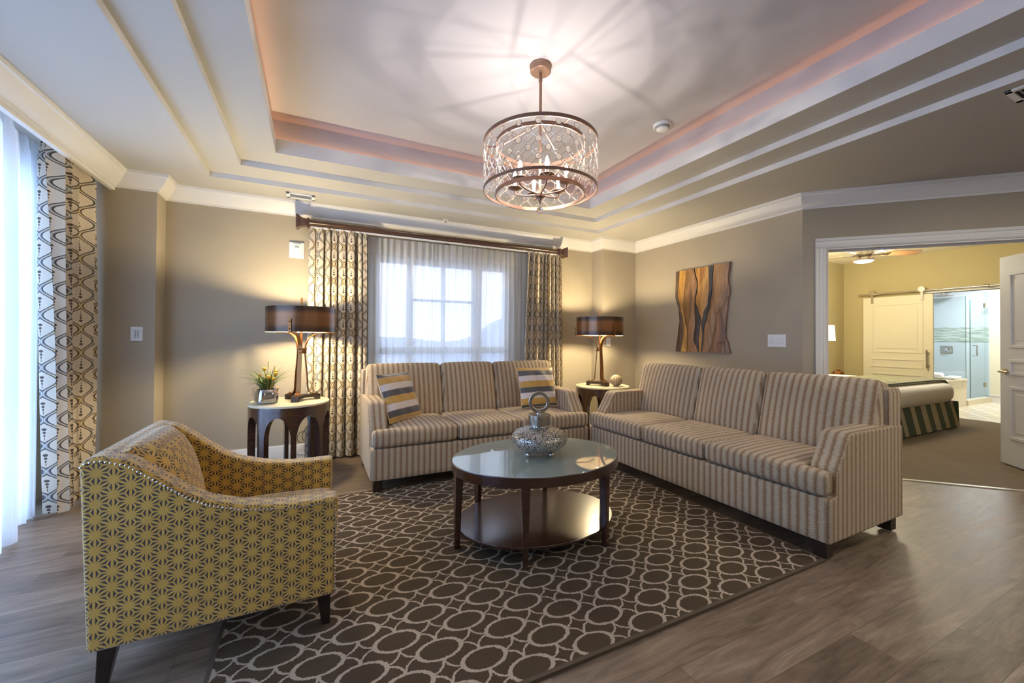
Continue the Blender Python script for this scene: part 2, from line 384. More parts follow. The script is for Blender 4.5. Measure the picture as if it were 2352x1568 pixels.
# ------------------------------------------------------------------ mesh helpers
class MB:
    def __init__(s): s.bm = bmesh.new()
    def quad(s, *p):
        return s.bm.faces.new([s.bm.verts.new(q) for q in p])
    def box(s, x0, x1, y0, y1, z0, z1):
        v = [s.bm.verts.new(p) for p in ((x0, y0, z0), (x1, y0, z0), (x1, y1, z0), (x0, y1, z0), (x0, y0, z1), (x1, y0, z1), (x1, y1, z1), (x0, y1, z1))]
        for f in ((0, 3, 2, 1), (4, 5, 6, 7), (0, 1, 5, 4), (1, 2, 6, 5), (2, 3, 7, 6), (3, 0, 4, 7)): s.bm.faces.new([v[i] for i in f])
        return s
    def prism(s, pts, d0, d1, axis='y'):
        """polygon pts (a,b) extruded from d0 to d1 along axis"""
        def P(a, b, d): return {'x': (d, a, b), 'y': (a, d, b), 'z': (a, b, d)}[axis]
        A = [s.bm.verts.new(P(a, b, d0)) for a, b in pts]; B = [s.bm.verts.new(P(a, b, d1)) for a, b in pts]
        n = len(pts)
        s.bm.faces.new(A); s.bm.faces.new(B[::-1])
        for i in range(n): s.bm.faces.new((A[i], B[i], B[(i + 1) % n], A[(i + 1) % n]))
        return s
    def lathe(s, prof, seg=32, c=(0, 0, 0), sq=None, ex=(1, 1), closed=False):
        rings = []
        for r, z in prof:
            ring = []
            for i in range(seg):
                a = 2 * PI * i / seg; ca, sa = math.cos(a), math.sin(a); k = 1.0
                if sq: k = 1.0 / ((abs(ca) ** sq + abs(sa) ** sq) ** (1.0 / sq))
                ring.append(s.bm.verts.new((c[0] + r * k * ca * ex[0], c[1] + r * k * sa * ex[1], c[2] + z)))
            rings.append(ring)
        m = len(rings)
        for j in range(m if closed else m - 1):
            A, B = rings[j], rings[(j + 1) % m]
            for i in range(seg): s.bm.faces.new((A[i], A[(i + 1) % seg], B[(i + 1) % seg], B[i]))
        if not closed:
            if prof[0][0] > 1e-6: s.bm.faces.new(rings[0][::-1])
            if prof[-1][0] > 1e-6: s.bm.faces.new(rings[-1])
        return s
    def cyl(s, p0, p1, r0, r1=None, seg=16): return s.tube([p0, p1], [r0, r0 if r1 is None else r1], seg)
    def tube(s, pts, r, seg=8, closed=False):
        pts = [Vector(p) for p in pts]; n = len(pts); rings = []
        if not isinstance(r, (list, tuple)): r = [r] * n
        up = None
        for i, p in enumerate(pts):
            if closed: t = (pts[(i + 1) % n] - pts[i - 1]).normalized()
            else: t = (pts[min(i + 1, n - 1)] - pts[max(i - 1, 0)]).normalized()
            if up is None: up = Vector((0, 0, 1)) if abs(t.z) < 0.9 else Vector((1, 0, 0))
            a = t.cross(up).normalized(); b = a.cross(t).normalized(); up = b
            rings.append([s.bm.verts.new(p + a * r[i] * math.cos(2 * PI * k / seg) + b * r[i] * math.sin(2 * PI * k / seg)) for k in range(seg)])
        m = n if closed else n - 1
        for j in range(m):
            A, B = rings[j], rings[(j + 1) % n]
            for k in range(seg): s.bm.faces.new((A[k], A[(k + 1) % seg], B[(k + 1) % seg], B[k]))
        if not closed: s.bm.faces.new(rings[0][::-1]); s.bm.faces.new(rings[-1])
        return s
    def strap(s, pts, side, w, th):
        """flat bar along pts; side = constant width direction; w may be a list"""
        pts = [Vector(p) for p in pts]; sd = Vector(side).normalized(); n = len(pts); rings = []
        for i, p in enumerate(pts):
            t = (pts[min(i + 1, n - 1)] - pts[max(i - 1, 0)]).normalized(); nn = t.cross(sd).normalized()
            ww = w[i] if isinstance(w, (list, tuple)) else w
            rings.append([s.bm.verts.new(p + sd * (ww / 2) * a + nn * (th / 2) * b) for a, b in ((-1, -1), (1, -1), (1, 1), (-1, 1))])
        for j in range(n - 1):
            A, B = rings[j], rings[j + 1]
            for k in range(4): s.bm.faces.new((A[k], A[(k + 1) % 4], B[(k + 1) % 4], B[k]))
        s.bm.faces.new(rings[0][::-1]); s.bm.faces.new(rings[-1])
        return s
    def ball(s, c, r, sx=1, sy=1, sz=1, seg=16, rings=10, rot=None):
        m = Matrix.Translation(c) @ (rot.to_4x4() if rot else Matrix.Identity(4)) @ Matrix.Diagonal((sx, sy, sz, 1))
        bmesh.ops.create_uvsphere(s.bm, u_segments=seg, v_segments=rings, radius=r, matrix=m); return s
    def ico(s, c, r, sub=1, sc=(1, 1, 1)):
        bmesh.ops.create_icosphere(s.bm, subdivisions=sub, radius=r, matrix=Matrix.Translation(c) @ Matrix.Diagonal((*sc, 1))); return s
    def rbox(s, x0, x1, y0, y1, z0, z1, r=0.03, n=8, crown=(0, 0, 0)):
        """rounded cushion block; crown = how far the middle of the x/y/z faces bulges"""
        b2 = bmesh.new(); bmesh.ops.create_cube(b2, size=2.0)
        bmesh.ops.subdivide_edges(b2, edges=b2.edges[:], cuts=n, use_grid_fill=True)
        c = Vector(((x0 + x1) / 2, (y0 + y1) / 2, (z0 + z1) / 2)); h = Vector(((x1 - x0) / 2, (y1 - y0) / 2, (z1 - z0) / 2))
        r = min(r, h.x * .99, h.y * .99, h.z * .99)
        vm = {}
        for v in b2.verts:
            u = v.co.copy()
            # crowd the grid lines towards the edges so the rounding has enough points
            u = Vector([math.copysign(1 - (1 - abs(q)) ** 1.6, q) if abs(q) < 1 else q for q in u])
            p = Vector((u.x * h.x, u.y * h.y, u.z * h.z))
            core = Vector([max(-h[i] + r, min(h[i] - r, p[i])) for i in range(3)])
            d = p - core
            if d.length > 1e-9: p = core + d.normalized() * r if d.length > r else core + d
            fx, fy, fz = (1 - u.x ** 2), (1 - u.y ** 2), (1 - u.z ** 2)
            p += Vector((u.x * crown[0] * fy * fz, u.y * crown[1] * fx * fz, u.z * crown[2] * fx * fy))
            vm[v] = s.bm.verts.new(c + p)
        for f in b2.faces: s.bm.faces.new([vm[v] for v in f.verts])
        b2.free(); return s
    def xf(s, m): s.bm.transform(m); return s
    def build(s, name, mat, parent=None, smooth=True, ang=35, bevel=0.0, seg=2, uv=True, uvfun=None, recalc=True):
        bm = s.bm
        if recalc: bmesh.ops.recalc_face_normals(bm, faces=bm.faces[:])
        if uv:
            L = bm.loops.layers.uv.verify()
            if uvfun is not False:
                for f in bm.faces:
                    n = f.normal; ax = max(range(3), key=lambda i: abs(n[i]))
                    for lp in f.loops:
                        p = lp.vert.co
                        if uvfun: lp[L].uv = uvfun(p, n)
                        else: lp[L].uv = (p.y, p.z) if ax == 0 else ((p.x, p.z) if ax == 1 else (p.x, p.y))
        me = bpy.data.meshes.new(name); bm.to_mesh(me); bm.free()
        if smooth:
            me.shade_smooth()
            me.set_sharp_from_angle(angle=math.radians(ang))
        if mat: me.materials.append(MAT[mat] if isinstance(mat, str) else mat)
        o = bpy.data.objects.new(name, me); COL.objects.link(o)
        if parent: o.parent = parent
        if bevel:
            b = o.modifiers.new('bevel', 'BEVEL'); b.width = bevel; b.segments = seg; b.limit_method = 'ANGLE'; b.angle_limit = math.radians(40)
            b.harden_normals = False
        return o
def tag(o, label=None, cat=None, group=None, kind=None):
    if label: o['label'] = label
    if cat: o['category'] = cat
    if group: o['group'] = group
    if kind: o['kind'] = kind
    return o
def thing(name, label, cat, loc=(0, 0, 0), rz=0.0, group=None):
    o = bpy.data.objects.new(name, None); COL.objects.link(o); o.empty_display_size = 0.1
    o.location = loc; o.rotation_euler = (0, 0, rz)
    return tag(o, label, cat, group)
def struct(o, label=None): return tag(o, label, kind='structure')
def copy_tree(o, parent=None):
    c = o.copy(); COL.objects.link(c)
    if parent: c.parent = parent
    for ch in [x for x in COL.objects if x.parent == o]: copy_tree(ch, c)
    return c
def bez(p0, p1, p2, p3, n=12):
    out = []
    for i in range(n + 1):
        t = i / n; a = (1 - t)
        out.append(Vector(p0) * a ** 3 + Vector(p1) * 3 * a * a * t + Vector(p2) * 3 * a * t * t + Vector(p3) * t ** 3)
    return out

# ------------------------------------------------------------------ camera (measured from the photograph's vanishing points)
f, yaw, pitch, roll = 933.36, 0.453312, 0.0103059, 0.00666685
fw = Vector((math.sin(yaw) * math.cos(pitch), math.cos(yaw) * math.cos(pitch), math.sin(pitch)))
rt = Vector((math.cos(yaw), -math.sin(yaw), 0)); up = rt.cross(fw)
cr = math.cos(roll) * rt + math.sin(roll) * up; cu = -math.sin(roll) * rt + math.cos(roll) * up
cam = bpy.data.cameras.new('camera'); cam.sensor_width = 36.0; cam.lens = f / 2352 * 36.0; cam.shift_y = -16.0 / 2352; cam.clip_start = 0.02; cam.clip_end = 500
co = bpy.data.objects.new('camera', cam); COL.objects.link(co)
m = Matrix((cr, cu, -fw)).transposed().to_4x4(); m.translation = (0, 0, 1.2); co.matrix_world = m
S.camera = co

# ------------------------------------------------------------------ room shell
ZC, Z1, Z2, ZL, ZT = 2.53, 2.575, 2.622, 2.735, 2.90
XL, XR, YB, YF = -1.80, 4.02, 4.57, -2.4
fl = MB(); fl.bm.faces.new([fl.bm.verts.new(p) for p in ((-1.9, -2.5, 0), (6.5, -2.5, 0), (6.5, -.212, 0), (4.02, 2.268, 0), (4.02, 4.7, 0), (-1.9, 4.7, 0))])
struct(fl.build('floor', 'floor', smooth=False))
fl = MB(); fl.bm.faces.new([fl.bm.verts.new(p) for p in ((6.5, -.212, 0), (6.5, -2.5, 0), (9.15, -2.5, 0), (9.15, 4.4, 0), (4.02, 4.4, 0), (4.02, 2.268, 0))])
struct(fl.build('floor_carpet', 'carpet', smooth=False))
struct(MB().box(9.15, 12.3, 1.9, 4.6, -.02, 0).build('floor_tile', 'bathfloor', smooth=False))
th = MB().box(-1.6, 1.6, -.018, .018, 0, .008).xf(Matrix.Translation((5.15, 1.138, 0)) @ Matrix.Rotation(-PI / 4, 4, 'Z'))
struct(th.build('trim_threshold', plain('threshold_metal', C(186, 180, 166), 0.35, metal=0.4), smooth=False))

def slab(name, mat, *boxes, bevel=0):
    b = MB()
    for q in boxes: b.box(*q)
    return struct(b.build(name, mat, smooth=False, bevel=bevel))
WX0, WX1, WZ0, WZ1 = 0.57, 2.20, 0.62, 2.10          # back window hole
slab('wall_back', 'wall', (-1.9, WX0, YB, YB + .12, 0, 2.95), (WX1, 4.14, YB, YB + .12, 0, 2.95), (WX0, WX1, YB, YB + .12, 0, WZ0), (WX0, WX1, YB, YB + .12, WZ1, 2.95))
slab('wall_pier_left', 'wall', (-1.9, -1.19, 4.34, YB, 0, 2.6))
slab('wall_pier_right', 'wall', (3.45, XR + .02, 4.33, YB, 0, 2.6))
slab('wall_right', 'wall', (XR, XR + .10, 2.18, YB, 0, 2.95))
DY0, DY1, DZ1 = 0.2, 3.98, 2.32
slab('wall_left', 'wall', (XL - .1, XL, DY1, 4.34, 0, 2.95), (XL - .1, XL, YF, DY0, 0, 2.95), (XL - .1, XL, DY0, DY1, DZ1, 2.95))
slab('wall_front', 'wall', (-1.9, 6.5, YF - .1, YF, 0, 2.95))
slab('wall_side', 'wall', (6.4, 6.5, YF, -.2, 0, 2.95))
# the 45 degree wall with the double doorway, built along s from (4.02,2.18) and turned into place
MD = Matrix.Translation((XR, 2.18, 0)) @ Matrix.Rotation(-PI / 4, 4, 'Z')
LD = 3.4; SA, SB, HD = 0.187, 2.008, 2.034
dw = MB().box(0, SA, 0, .10, 0, 2.95).box(SB, LD, 0, .10, 0, 2.95).box(SA, SB, 0, .10, HD, 2.95).xf(MD)
struct(dw.build('wall_door', 'wall', smooth=False))
def casing(b, face, sgn):
    # stepped colonial casing round the opening
    w = .088
    prof = [(0, .008), (.012, .016), (.03, .018), (.034, .012), (.06, .012), (.066, .02), (w, .022)]
    def leg(s0, dirn):
        pts = [(s0 + dirn * a, face + sgn * d) for a, d in prof] + [(s0 + dirn * w, face), (s0, face)]
        return pts
    b.prism(leg(SA, -1), 0, HD, 'z'); b.prism(leg(SB, 1), 0, HD, 'z')
    pts = [(face + sgn * d, HD + a) for a, d in prof] + [(face, HD + w), (face, HD)]
    b.prism(pts, SA - w, SB + w, 'x')
b = MB(); casing(b, 0.0, -1); casing(b, .10, 1)
b.box(SA, SA + .012, 0, .1, 0, HD).box(SB - .012, SB, 0, .1, 0, HD).box(SA, SB, 0, .1, HD - .012, HD)
b.box(SA + .012, SA + .022, .06, .075, 0, HD - .012).box(SB - .022, SB - .012, .06, .075, 0, HD - .012).box(SA + .012, SB - .012, .06, .075, HD - .026, HD - .012)
struct(b.xf(MD).build('trim_1', 'white', smooth=False))
# bedroom and bathroom shell
slab('wall_bedroom_left', 'bedwall', (4.12, 9.3, 4.25, 4.35, 0, 2.8))
slab('wall_bedroom_right', 'bedwall', (6.5, 9.3, -2.5, -2.4, 0, 2.8))
BO0, BO1, BOZ = 2.21, 3.10, 2.0
slab('wall_bedroom_back', 'bedwall', (9.2, 9.3, -2.5, BO0, 0, 2.8), (9.2, 9.3, BO1, 4.35, 0, 2.8), (9.2, 9.3, BO0, BO1, BOZ, 2.8))
slab('trim_2', 'white', (9.17, 9.32, BO0 - .07, BO0, 0, BOZ + .07), (9.17, 9.32, BO0, BO1 + .02, BOZ, BOZ + .07), bevel=.004)
slab('wall_bath_back', 'bathwall', (12.2, 12.3, 1.9, 3.14, 0, 2.5))
slab('wall_shower_back', 'showertile', (12.2, 12.3, 3.14, 4.7, 0, 2.5))
slab('wall_bath_left', 'showertile', (9.3, 12.3, 4.6, 4.7, 0, 2.5))
slab('wall_bath_right', 'bathwall', (9.3, 12.3, 1.9, 2.0, 0, 2.5))
slab('ceiling_bath', 'white', (9.25, 12.3, 1.9, 4.7, 2.45, 2.5))
cb = MB(); cb.bm.faces.new([cb.bm.verts.new(p) for p in ((4.05, 2.2, 2.68), (6.45, -.2, 2.68), (6.45, -2.5, 2.68), (9.3, -2.5, 2.68), (9.3, 4.35, 2.68), (4.05, 4.35, 2.68))])
struct(cb.build('ceiling_bedroom', plain('bedroom_ceiling_paint', C(232, 226, 204), 0.8), smooth=False))
slab('trim_3', 'mosaic', (12.19, 12.205, 3.14, 4.6, 1.2, 1.5))
b = MB().box(12.185, 12.2, 1.99, 3.14, 0, .12).box(12.175, 12.2, 1.99, 3.14, .12, .15)
struct(b.build('baseboard_bath', 'white', smooth=False))

# ceiling with two steps and a lit tray
R0 = (-0.795, 3.206, -0.16, 4.121); R1 = (-0.541, 2.962, 0.10, 3.864); R2 = (-0.281, 2.697, 0.35, 3.608)
def ring(b, A, B, za, zb=None):
    zb = za if zb is None else zb
    a = [(A[0], A[2], za), (A[1], A[2], za), (A[1], A[3], za), (A[0], A[3], za)]; c = [(B[0], B[2], zb), (B[1], B[2], zb), (B[1], B[3], zb), (B[0], B[3], zb)]
    for i in range(4): b.quad(a[i], a[(i + 1) % 4], c[(i + 1) % 4], c[i])
b = MB(); ring(b, (-1.9, 4.07, -2.45, 4.62), R0, ZC); b.bm.faces.new([b.bm.verts.new(p) for p in ((4.07, -2.45, ZC), (6.47, -2.45, ZC), (6.47, -.22, ZC), (4.07, 2.18, ZC))])
ring(b, R0, R1, Z1); ring(b, R1, R2, Z2)
struct(b.build('ceiling', 'soffit', smooth=False))
b = MB(); ring(b, R0, R0, ZC, Z1); ring(b, R1, R1, Z1, Z2)
struct(b.build('trim_4', 'white', smooth=False))
g = .045; t_ = .012
def grow(R, d): return (R[0] - d, R[1] + d, R[2] - d, R[3] + d)
b = MB(); ring(b, R2, R2, Z2, ZL); ring(b, R2, grow(R2, t_), ZL); ring(b, grow(R2, t_), grow(R2, t_), ZL, ZL - .05); ring(b, grow(R2, t_), grow(R2, g), ZL - .05)
struct(b.build('trim_5', 'white', smooth=False))
RT = grow(R2, g)
b = MB(); ring(b, RT, RT, ZL - .05, ZT); b.quad((RT[0], RT[2], ZT), (RT[1], RT[2], ZT), (RT[1], RT[3], ZT), (RT[0], RT[3], ZT))
struct(b.build('ceiling_tray', 'tray', smooth=False))
RC = grow(R2, t_ + .014)
b = MB(); zz = ZL - .036
b.tube([(RC[0], RC[2], zz), (RC[1], RC[2], zz), (RC[1], RC[3], zz), (RC[0], RC[3], zz)], .008, 6, True)
tag(b.build('rope_light', 'cove'), 'warm orange rope light hidden along the ledge of the ceiling tray', 'light')

# crown moulding: profile (distance from wall, z)
CP = [(0, 2.40), (.012, 2.40), (.014, 2.415), (.03, 2.425), (.058, 2.455), (.078, 2.487), (.088, 2.503), (.1, 2.508), (.104, 2.53), (0, 2.53)]
def crown(name, pts, mat='white', prof=CP, close=False):
    """sweep along a polyline of wall corners; room lies to the right-hand side of travel"""
    b = MB(); n = len(pts); rings = []
    P = [Vector((p[0], p[1])) for p in pts]
    def nrm(a, c): d = (c - a).normalized(); return Vector((d.y, -d.x))
    for i in range(n):
        if i == 0: k = nrm(P[0], P[1])
        elif i == n - 1: k = nrm(P[-2], P[-1])
        else:
            a, c = nrm(P[i - 1], P[i]), nrm(P[i], P[i + 1]); k = (a + c).normalized(); k = k / max(.2, k.dot(a))
        rings.append([b.bm.verts.new((P[i].x + k.x * d, P[i].y + k.y * d, z)) for d, z in prof])
    for j in range(n - 1):
        for i in range(len(prof)): b.bm.faces.new((rings[j][i], rings[j + 1][i], rings[j + 1][(i + 1) % len(prof)], rings[j][(i + 1) % len(prof)]))
    b.bm.faces.new(rings[0]); b.bm.faces.new(rings[-1][::-1])
    return struct(b.build(name, mat, ang=30))
VX = -1.455
crown('trim_6', [(VX, YF), (VX, 4.34), (-1.19, 4.34), (-1.19, YB), (3.45, YB), (3.45, 4.33), (XR, 4.33), (XR, 2.18), (6.4, -.2)])
BP = [(0, 0), (.014, 0), (.014, .1), (.011, .108), (.011, .122), (.007, .134), (.003, .143), (0, .143)]
crown('baseboard_back', [(-1.8, 4.34), (-1.19, 4.34), (-1.19, YB), (3.45, YB), (3.45, 4.33), (XR, 4.33), (XR, 2.18), (XR + .07, 2.11)], prof=BP)
# valance board over the sliding door pocket
struct(MB().box(VX - .035, VX, YF, 4.34, 2.375, 2.53).build('trim_7', 'white', smooth=False, bevel=.003))

# windows
def bars(b, x0, x1, z0, z1, y0, y1, fw_, xs=(), zs=()):
    b.box(x0, x0 + fw_, y0, y1, z0, z1).box(x1 - fw_, x1, y0, y1, z0, z1).box(x0 + fw_, x1 - fw_, y0, y1, z0, z0 + fw_).box(x0 + fw_, x1 - fw_, y0, y1, z1 - fw_, z1)
    for a, c in xs: b.box(a, c, y0, y1, z0 + fw_, z1 - fw_)
    for a, c, p, q in zs: b.box(p, q, y0, y1, a, c)
w1 = MB(); bars(w1, WX0, WX1, WZ0, WZ1, YB + .03, YB + .10, .07, xs=((.935, 1.0), (1.72, 1.83)), zs=((1.02, 1.10, .64, .935), (1.02, 1.10, 1.0, 1.72), (1.02, 1.10, 1.83, 2.13), (1.62, 1.645, 1.0, 1.72)))
w1.box(1.335, 1.365, YB + .04, YB + .09, .69, 2.03)
w1o = struct(w1.build('window_1', 'white', smooth=False, bevel=.004))
for i, (a, c) in enumerate(((.64, .935), (1.0, 1.72), (1.83, 2.13))): MB().box(a, c, YB + .062, YB + .068, WZ0 + .05, WZ1 - .05).build('pane', 'pane', w1o, smooth=False)
MB().box(WX0 - .03, WX1 + .03, YB - .03, YB + .04, WZ0 - .03, WZ0 + .0).build('sill', 'white', w1o, smooth=False, bevel=.004)
w2 = MB()
for a, c in ((DY0, DY0 + .08), (DY1 - .08, DY1), (2.02, 2.16)): w2.box(XL - .09, XL - .02, a, c, 0.0, DZ1)
w2.box(XL - .09, XL - .02, DY0 + .08, 2.02, 0, .09).box(XL - .09, XL - .02, 2.16, DY1 - .08, 0, .09).box(XL - .09, XL - .02, DY0 + .08, 2.02, DZ1 - .08, DZ1).box(XL - .09, XL - .02, 2.16, DY1 - .08, DZ1 - .08, DZ1)
w2o = struct(w2.build('window_2', 'white', smooth=False, bevel=.004))
for a, c in ((DY0 + .08, 2.02), (2.16, DY1 - .08)): MB().box(XL - .058, XL - .052, a, c, .09, DZ1 - .08).build('pane', 'pane', w2o, smooth=False)
# landscape far outside
hb = MB(); rr = random.Random(3); xs = [i * 3.0 - 120 for i in range(121)]
def hz(x): return .9 + .5 * math.sin(x * .21) * math.sin(x * .067 + 1) + 4.4 * math.exp(-((x - 30) / 5.0) ** 2) + rr.uniform(-.3, .5)
prev = None
for x in xs:
    t = hz(x); cur = [hb.bm.verts.new((x, 60, -8)), hb.bm.verts.new((x, 60, t)), hb.bm.verts.new((x, 64, t * .9)), hb.bm.verts.new((x, 64, -8))]
    if prev:
        for i in range(3): hb.bm.faces.new((prev[i], cur[i], cur[i + 1], prev[i + 1]))
    prev = cur
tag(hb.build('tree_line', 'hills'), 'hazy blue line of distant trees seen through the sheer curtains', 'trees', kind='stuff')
gp = MB(); gp.quad((-150, 4.9, -8), (150, 4.9, -8), (150, 200, -8), (-150, 200, -8))
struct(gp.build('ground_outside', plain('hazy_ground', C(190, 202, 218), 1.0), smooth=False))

# ------------------------------------------------------------------ doors
def leaf(w, h, th, panels, mat, name, parent=None):
    b = MB(); b.box(0, w, 0, th, 0, h)
    for (a, c, z0, z1) in panels:
        for y, sg in ((0, -1), (th, 1)):
            q = [(a, z0), (c, z0), (c, z1), (a, z1)]
            for (p, r) in zip(q, q[1:] + q[:1]):
                pass
            # raised moulding frame and a raised field
            fwid = .028
            b.box(a, c, y + (0 if sg > 0 else -.008), y + (.008 if sg > 0 else 0), z0, z0 + fwid).box(a, c, y + (0 if sg > 0 else -.008), y + (.008 if sg > 0 else 0), z1 - fwid, z1)
            b.box(a, a + fwid, y + (0 if sg > 0 else -.008), y + (.008 if sg > 0 else 0), z0 + fwid, z1 - fwid).box(c - fwid, c, y + (0 if sg > 0 else -.008), y + (.008 if sg > 0 else 0), z0 + fwid, z1 - fwid)
            b.box(a + .07, c - .07, y + (0 if sg > 0 else -.005), y + (.005 if sg > 0 else 0), z0 + .07, z1 - .07) if (z1 - z0) > .2 else None
    return b.build(name, mat, parent, smooth=False, bevel=.004)
# open bedroom door: hinged at (5.46,.84), swung 90 degrees into the bedroom, free edge at about (6.14,1.47)
d1 = leaf(.915, 2.025, .04, ((.12, .80, .25, .76), (.12, .80, .87, 1.02), (.12, .80, 1.13, 1.86)), 'door', 'door_1')
d1.matrix_world = Matrix.Translation((5.525, .835, .012)) @ Matrix.Rotation(math.radians(45.0), 4, 'Z'); struct(d1)
hb = MB()
for y, sg in ((0, -1), (.04, 1)):
    hb.cyl((.85, y, .9), (.85, y + sg * .012, .9), .028, .026, 20); hb.cyl((.85, y + sg * .012, .9), (.85, y + sg * .05, .9), .011, .011, 12)
    hb.tube([(.85, y + sg * .05, .9), (.81, y + sg * .055, .902), (.74, y + sg * .055, .898)], [.011, .010, .007], 10)
hb.build('lever_handle', 'nickel', d1)
MB().box(.905, .9175, .008, .032, .86, .94).build('latch_plate', 'nickel', d1, smooth=False)
# sliding barn door over the bathroom opening
d2 = thing('barn_door', 'cream panelled sliding barn door hung from the metal rail', 'door', (9.14, 2.96, .02))
lf = leaf(.94, 1.965, .035, ((.12, .82, .22, .62), (.12, .82, .72, .88), (.12, .82, .98, 1.84)), 'barn', 'door_panel', d2)
lf.rotation_euler = (0, 0, PI / 2); lf.location = (.0, 0, 0)
hb = MB(); hb.cyl((-.09, .06, .74), (-.09, .06, 1.04), .011, .011, 12)
for z in (.79, .99): hb.cyl((-.035, .06, z), (-.09, .06, z), .016, .016, 12)
hb.build('pull_handle', 'nickel', d2)
for yy in (.13, .80):
    r = MB(); r.cyl((-.075, yy, 2.05), (-.04, yy, 2.05), .045, .045, 24); r.strap([(-.05, yy, 1.86), (-.05, yy, 2.09)], (0, 1, 0), .03, .012)
    r.build('roller', 'nickel', d2)
rl = thing('barn_door_rail', 'brushed metal rail fixed to the bedroom wall above the barn door', 'rail', (9.14, 2.18, 2.045))
MB().cyl((-.05, 0, 0), (-.05, 1.78, 0), .013, .013, 14).build('rod', 'nickel', rl)
for yy in (.2, .6, 1.05, 1.5): MB().cyl((-.05, yy, 0), (.06, yy, 0), .011, .011, 10).build('standoff', 'nickel', rl)
for yy in (.16, 1.53): MB().cyl((-.05, yy, 0), (-.05, yy + .05, 0), .026, .026, 16).build('stop', 'nickel', rl)

# ------------------------------------------------------------------ rug
rug = thing('area_rug', 'dark brown rug patterned with taupe interlocking ovals', 'rug', (0, 0, 0))
MB().box(-.315, 2.50, 1.262, 3.318, .0, .012).build('rug_field', 'rug', rug, smooth=False)
MB().box(-.33, -.315, 1.245, 3.335, 0, .013).box(2.50, 2.515, 1.245, 3.335, 0, .013).box(-.315, 2.50, 1.245, 1.262, 0, .013).box(-.315, 2.50, 3.318, 3.335, 0, .013).build('binding', 'rugedge', rug, smooth=False)

# ------------------------------------------------------------------ sofas
W = 2.08; RUGZ = .012
def make_sofa(name, label):
    r = thing(name, label, 'sofa')
    MB().rbox(.012, W - .012, .0, .84, .085, .335, .018, 6).build('base', 'sofa', r)
    prof = [(.012, .085), (.012, .33), (.082, .335), (.088, .455), (.112, .50), (.148, .55), (.18, .605), (.200, .643), (.222, .662), (.255, .668), (.79, .668), (.86, .664), (.868, .64), (.868, .085)]
    for x0, x1 in ((0, .145), (W - .145, W)):
        MB().prism(prof, x0, x1, 'x').build('arm', 'sofa', r, bevel=.016, seg=3, ang=50)
    MB().rbox(.004, W - .004, .70, .868, .30, .90, .03, 6, (0, 0, 0)).build('back_frame', 'sofa', r)
    s1, s2 = .707, 1.31
    for i, (a, c, e0, e1) in enumerate(((.15, s1, .012, None), (s1, s2, None, None), (s2, W - .15, None, W - .012))):
        b = MB().rbox(a + .003, c - .003, -.012, .66, .338, .474, .034, 9, (0, .006, .014))
        if e0 is not None: b.rbox(e0, a + .12, -.010, .082, .338, .472, .034, 7, (0, .004, .004))
        if e1 is not None: b.rbox(c - .12, e1, -.010, .082, .338, .472, .034, 7, (0, .004, .004))
        b.build('seat_cushion', 'sofa', r, ang=60)
    t1, t2 = .75, 1.327
    rot = Matrix.Translation((0, .545, .455)) @ Matrix.Rotation(math.radians(-14.5), 4, 'X')
    for (a, c) in ((.035, t1), (t1, t2), (t2, W - .035)):
        MB().rbox(a + .004, c - .004, 0, .165, 0, .515, .04, 10, (.006, .03, .008)).xf(rot).build('back_cushion', 'sofa', r, ang=60)
    for x in (.06, W - .06):
        for y in (.06, .80): MB().prism([(x - .035, y - .035), (x + .035, y - .035), (x + .035, y + .035), (x - .035, y + .035)], 0.0, .09, 'z').build('leg', 'legwood', r, smooth=False, bevel=.003)
    return r
sofa1 = make_sofa('sofa', 'striped beige sofa under the window with two throw pillows on it')
sofa1.location = (.395, 3.248, RUGZ + .001)
sofa2 = copy_tree(sofa1); sofa2.location = (2.458, 3.297, RUGZ + .001); sofa2.rotation_euler = (0, 0, -PI / 2 + .015)
tag(sofa2, 'striped beige sofa against the wall with the wooden art panel', 'sofa')
sofa1.scale = (.981, 1, 1); tag(sofa1, group='matching striped sofas'); tag(sofa2, group='matching striped sofas')

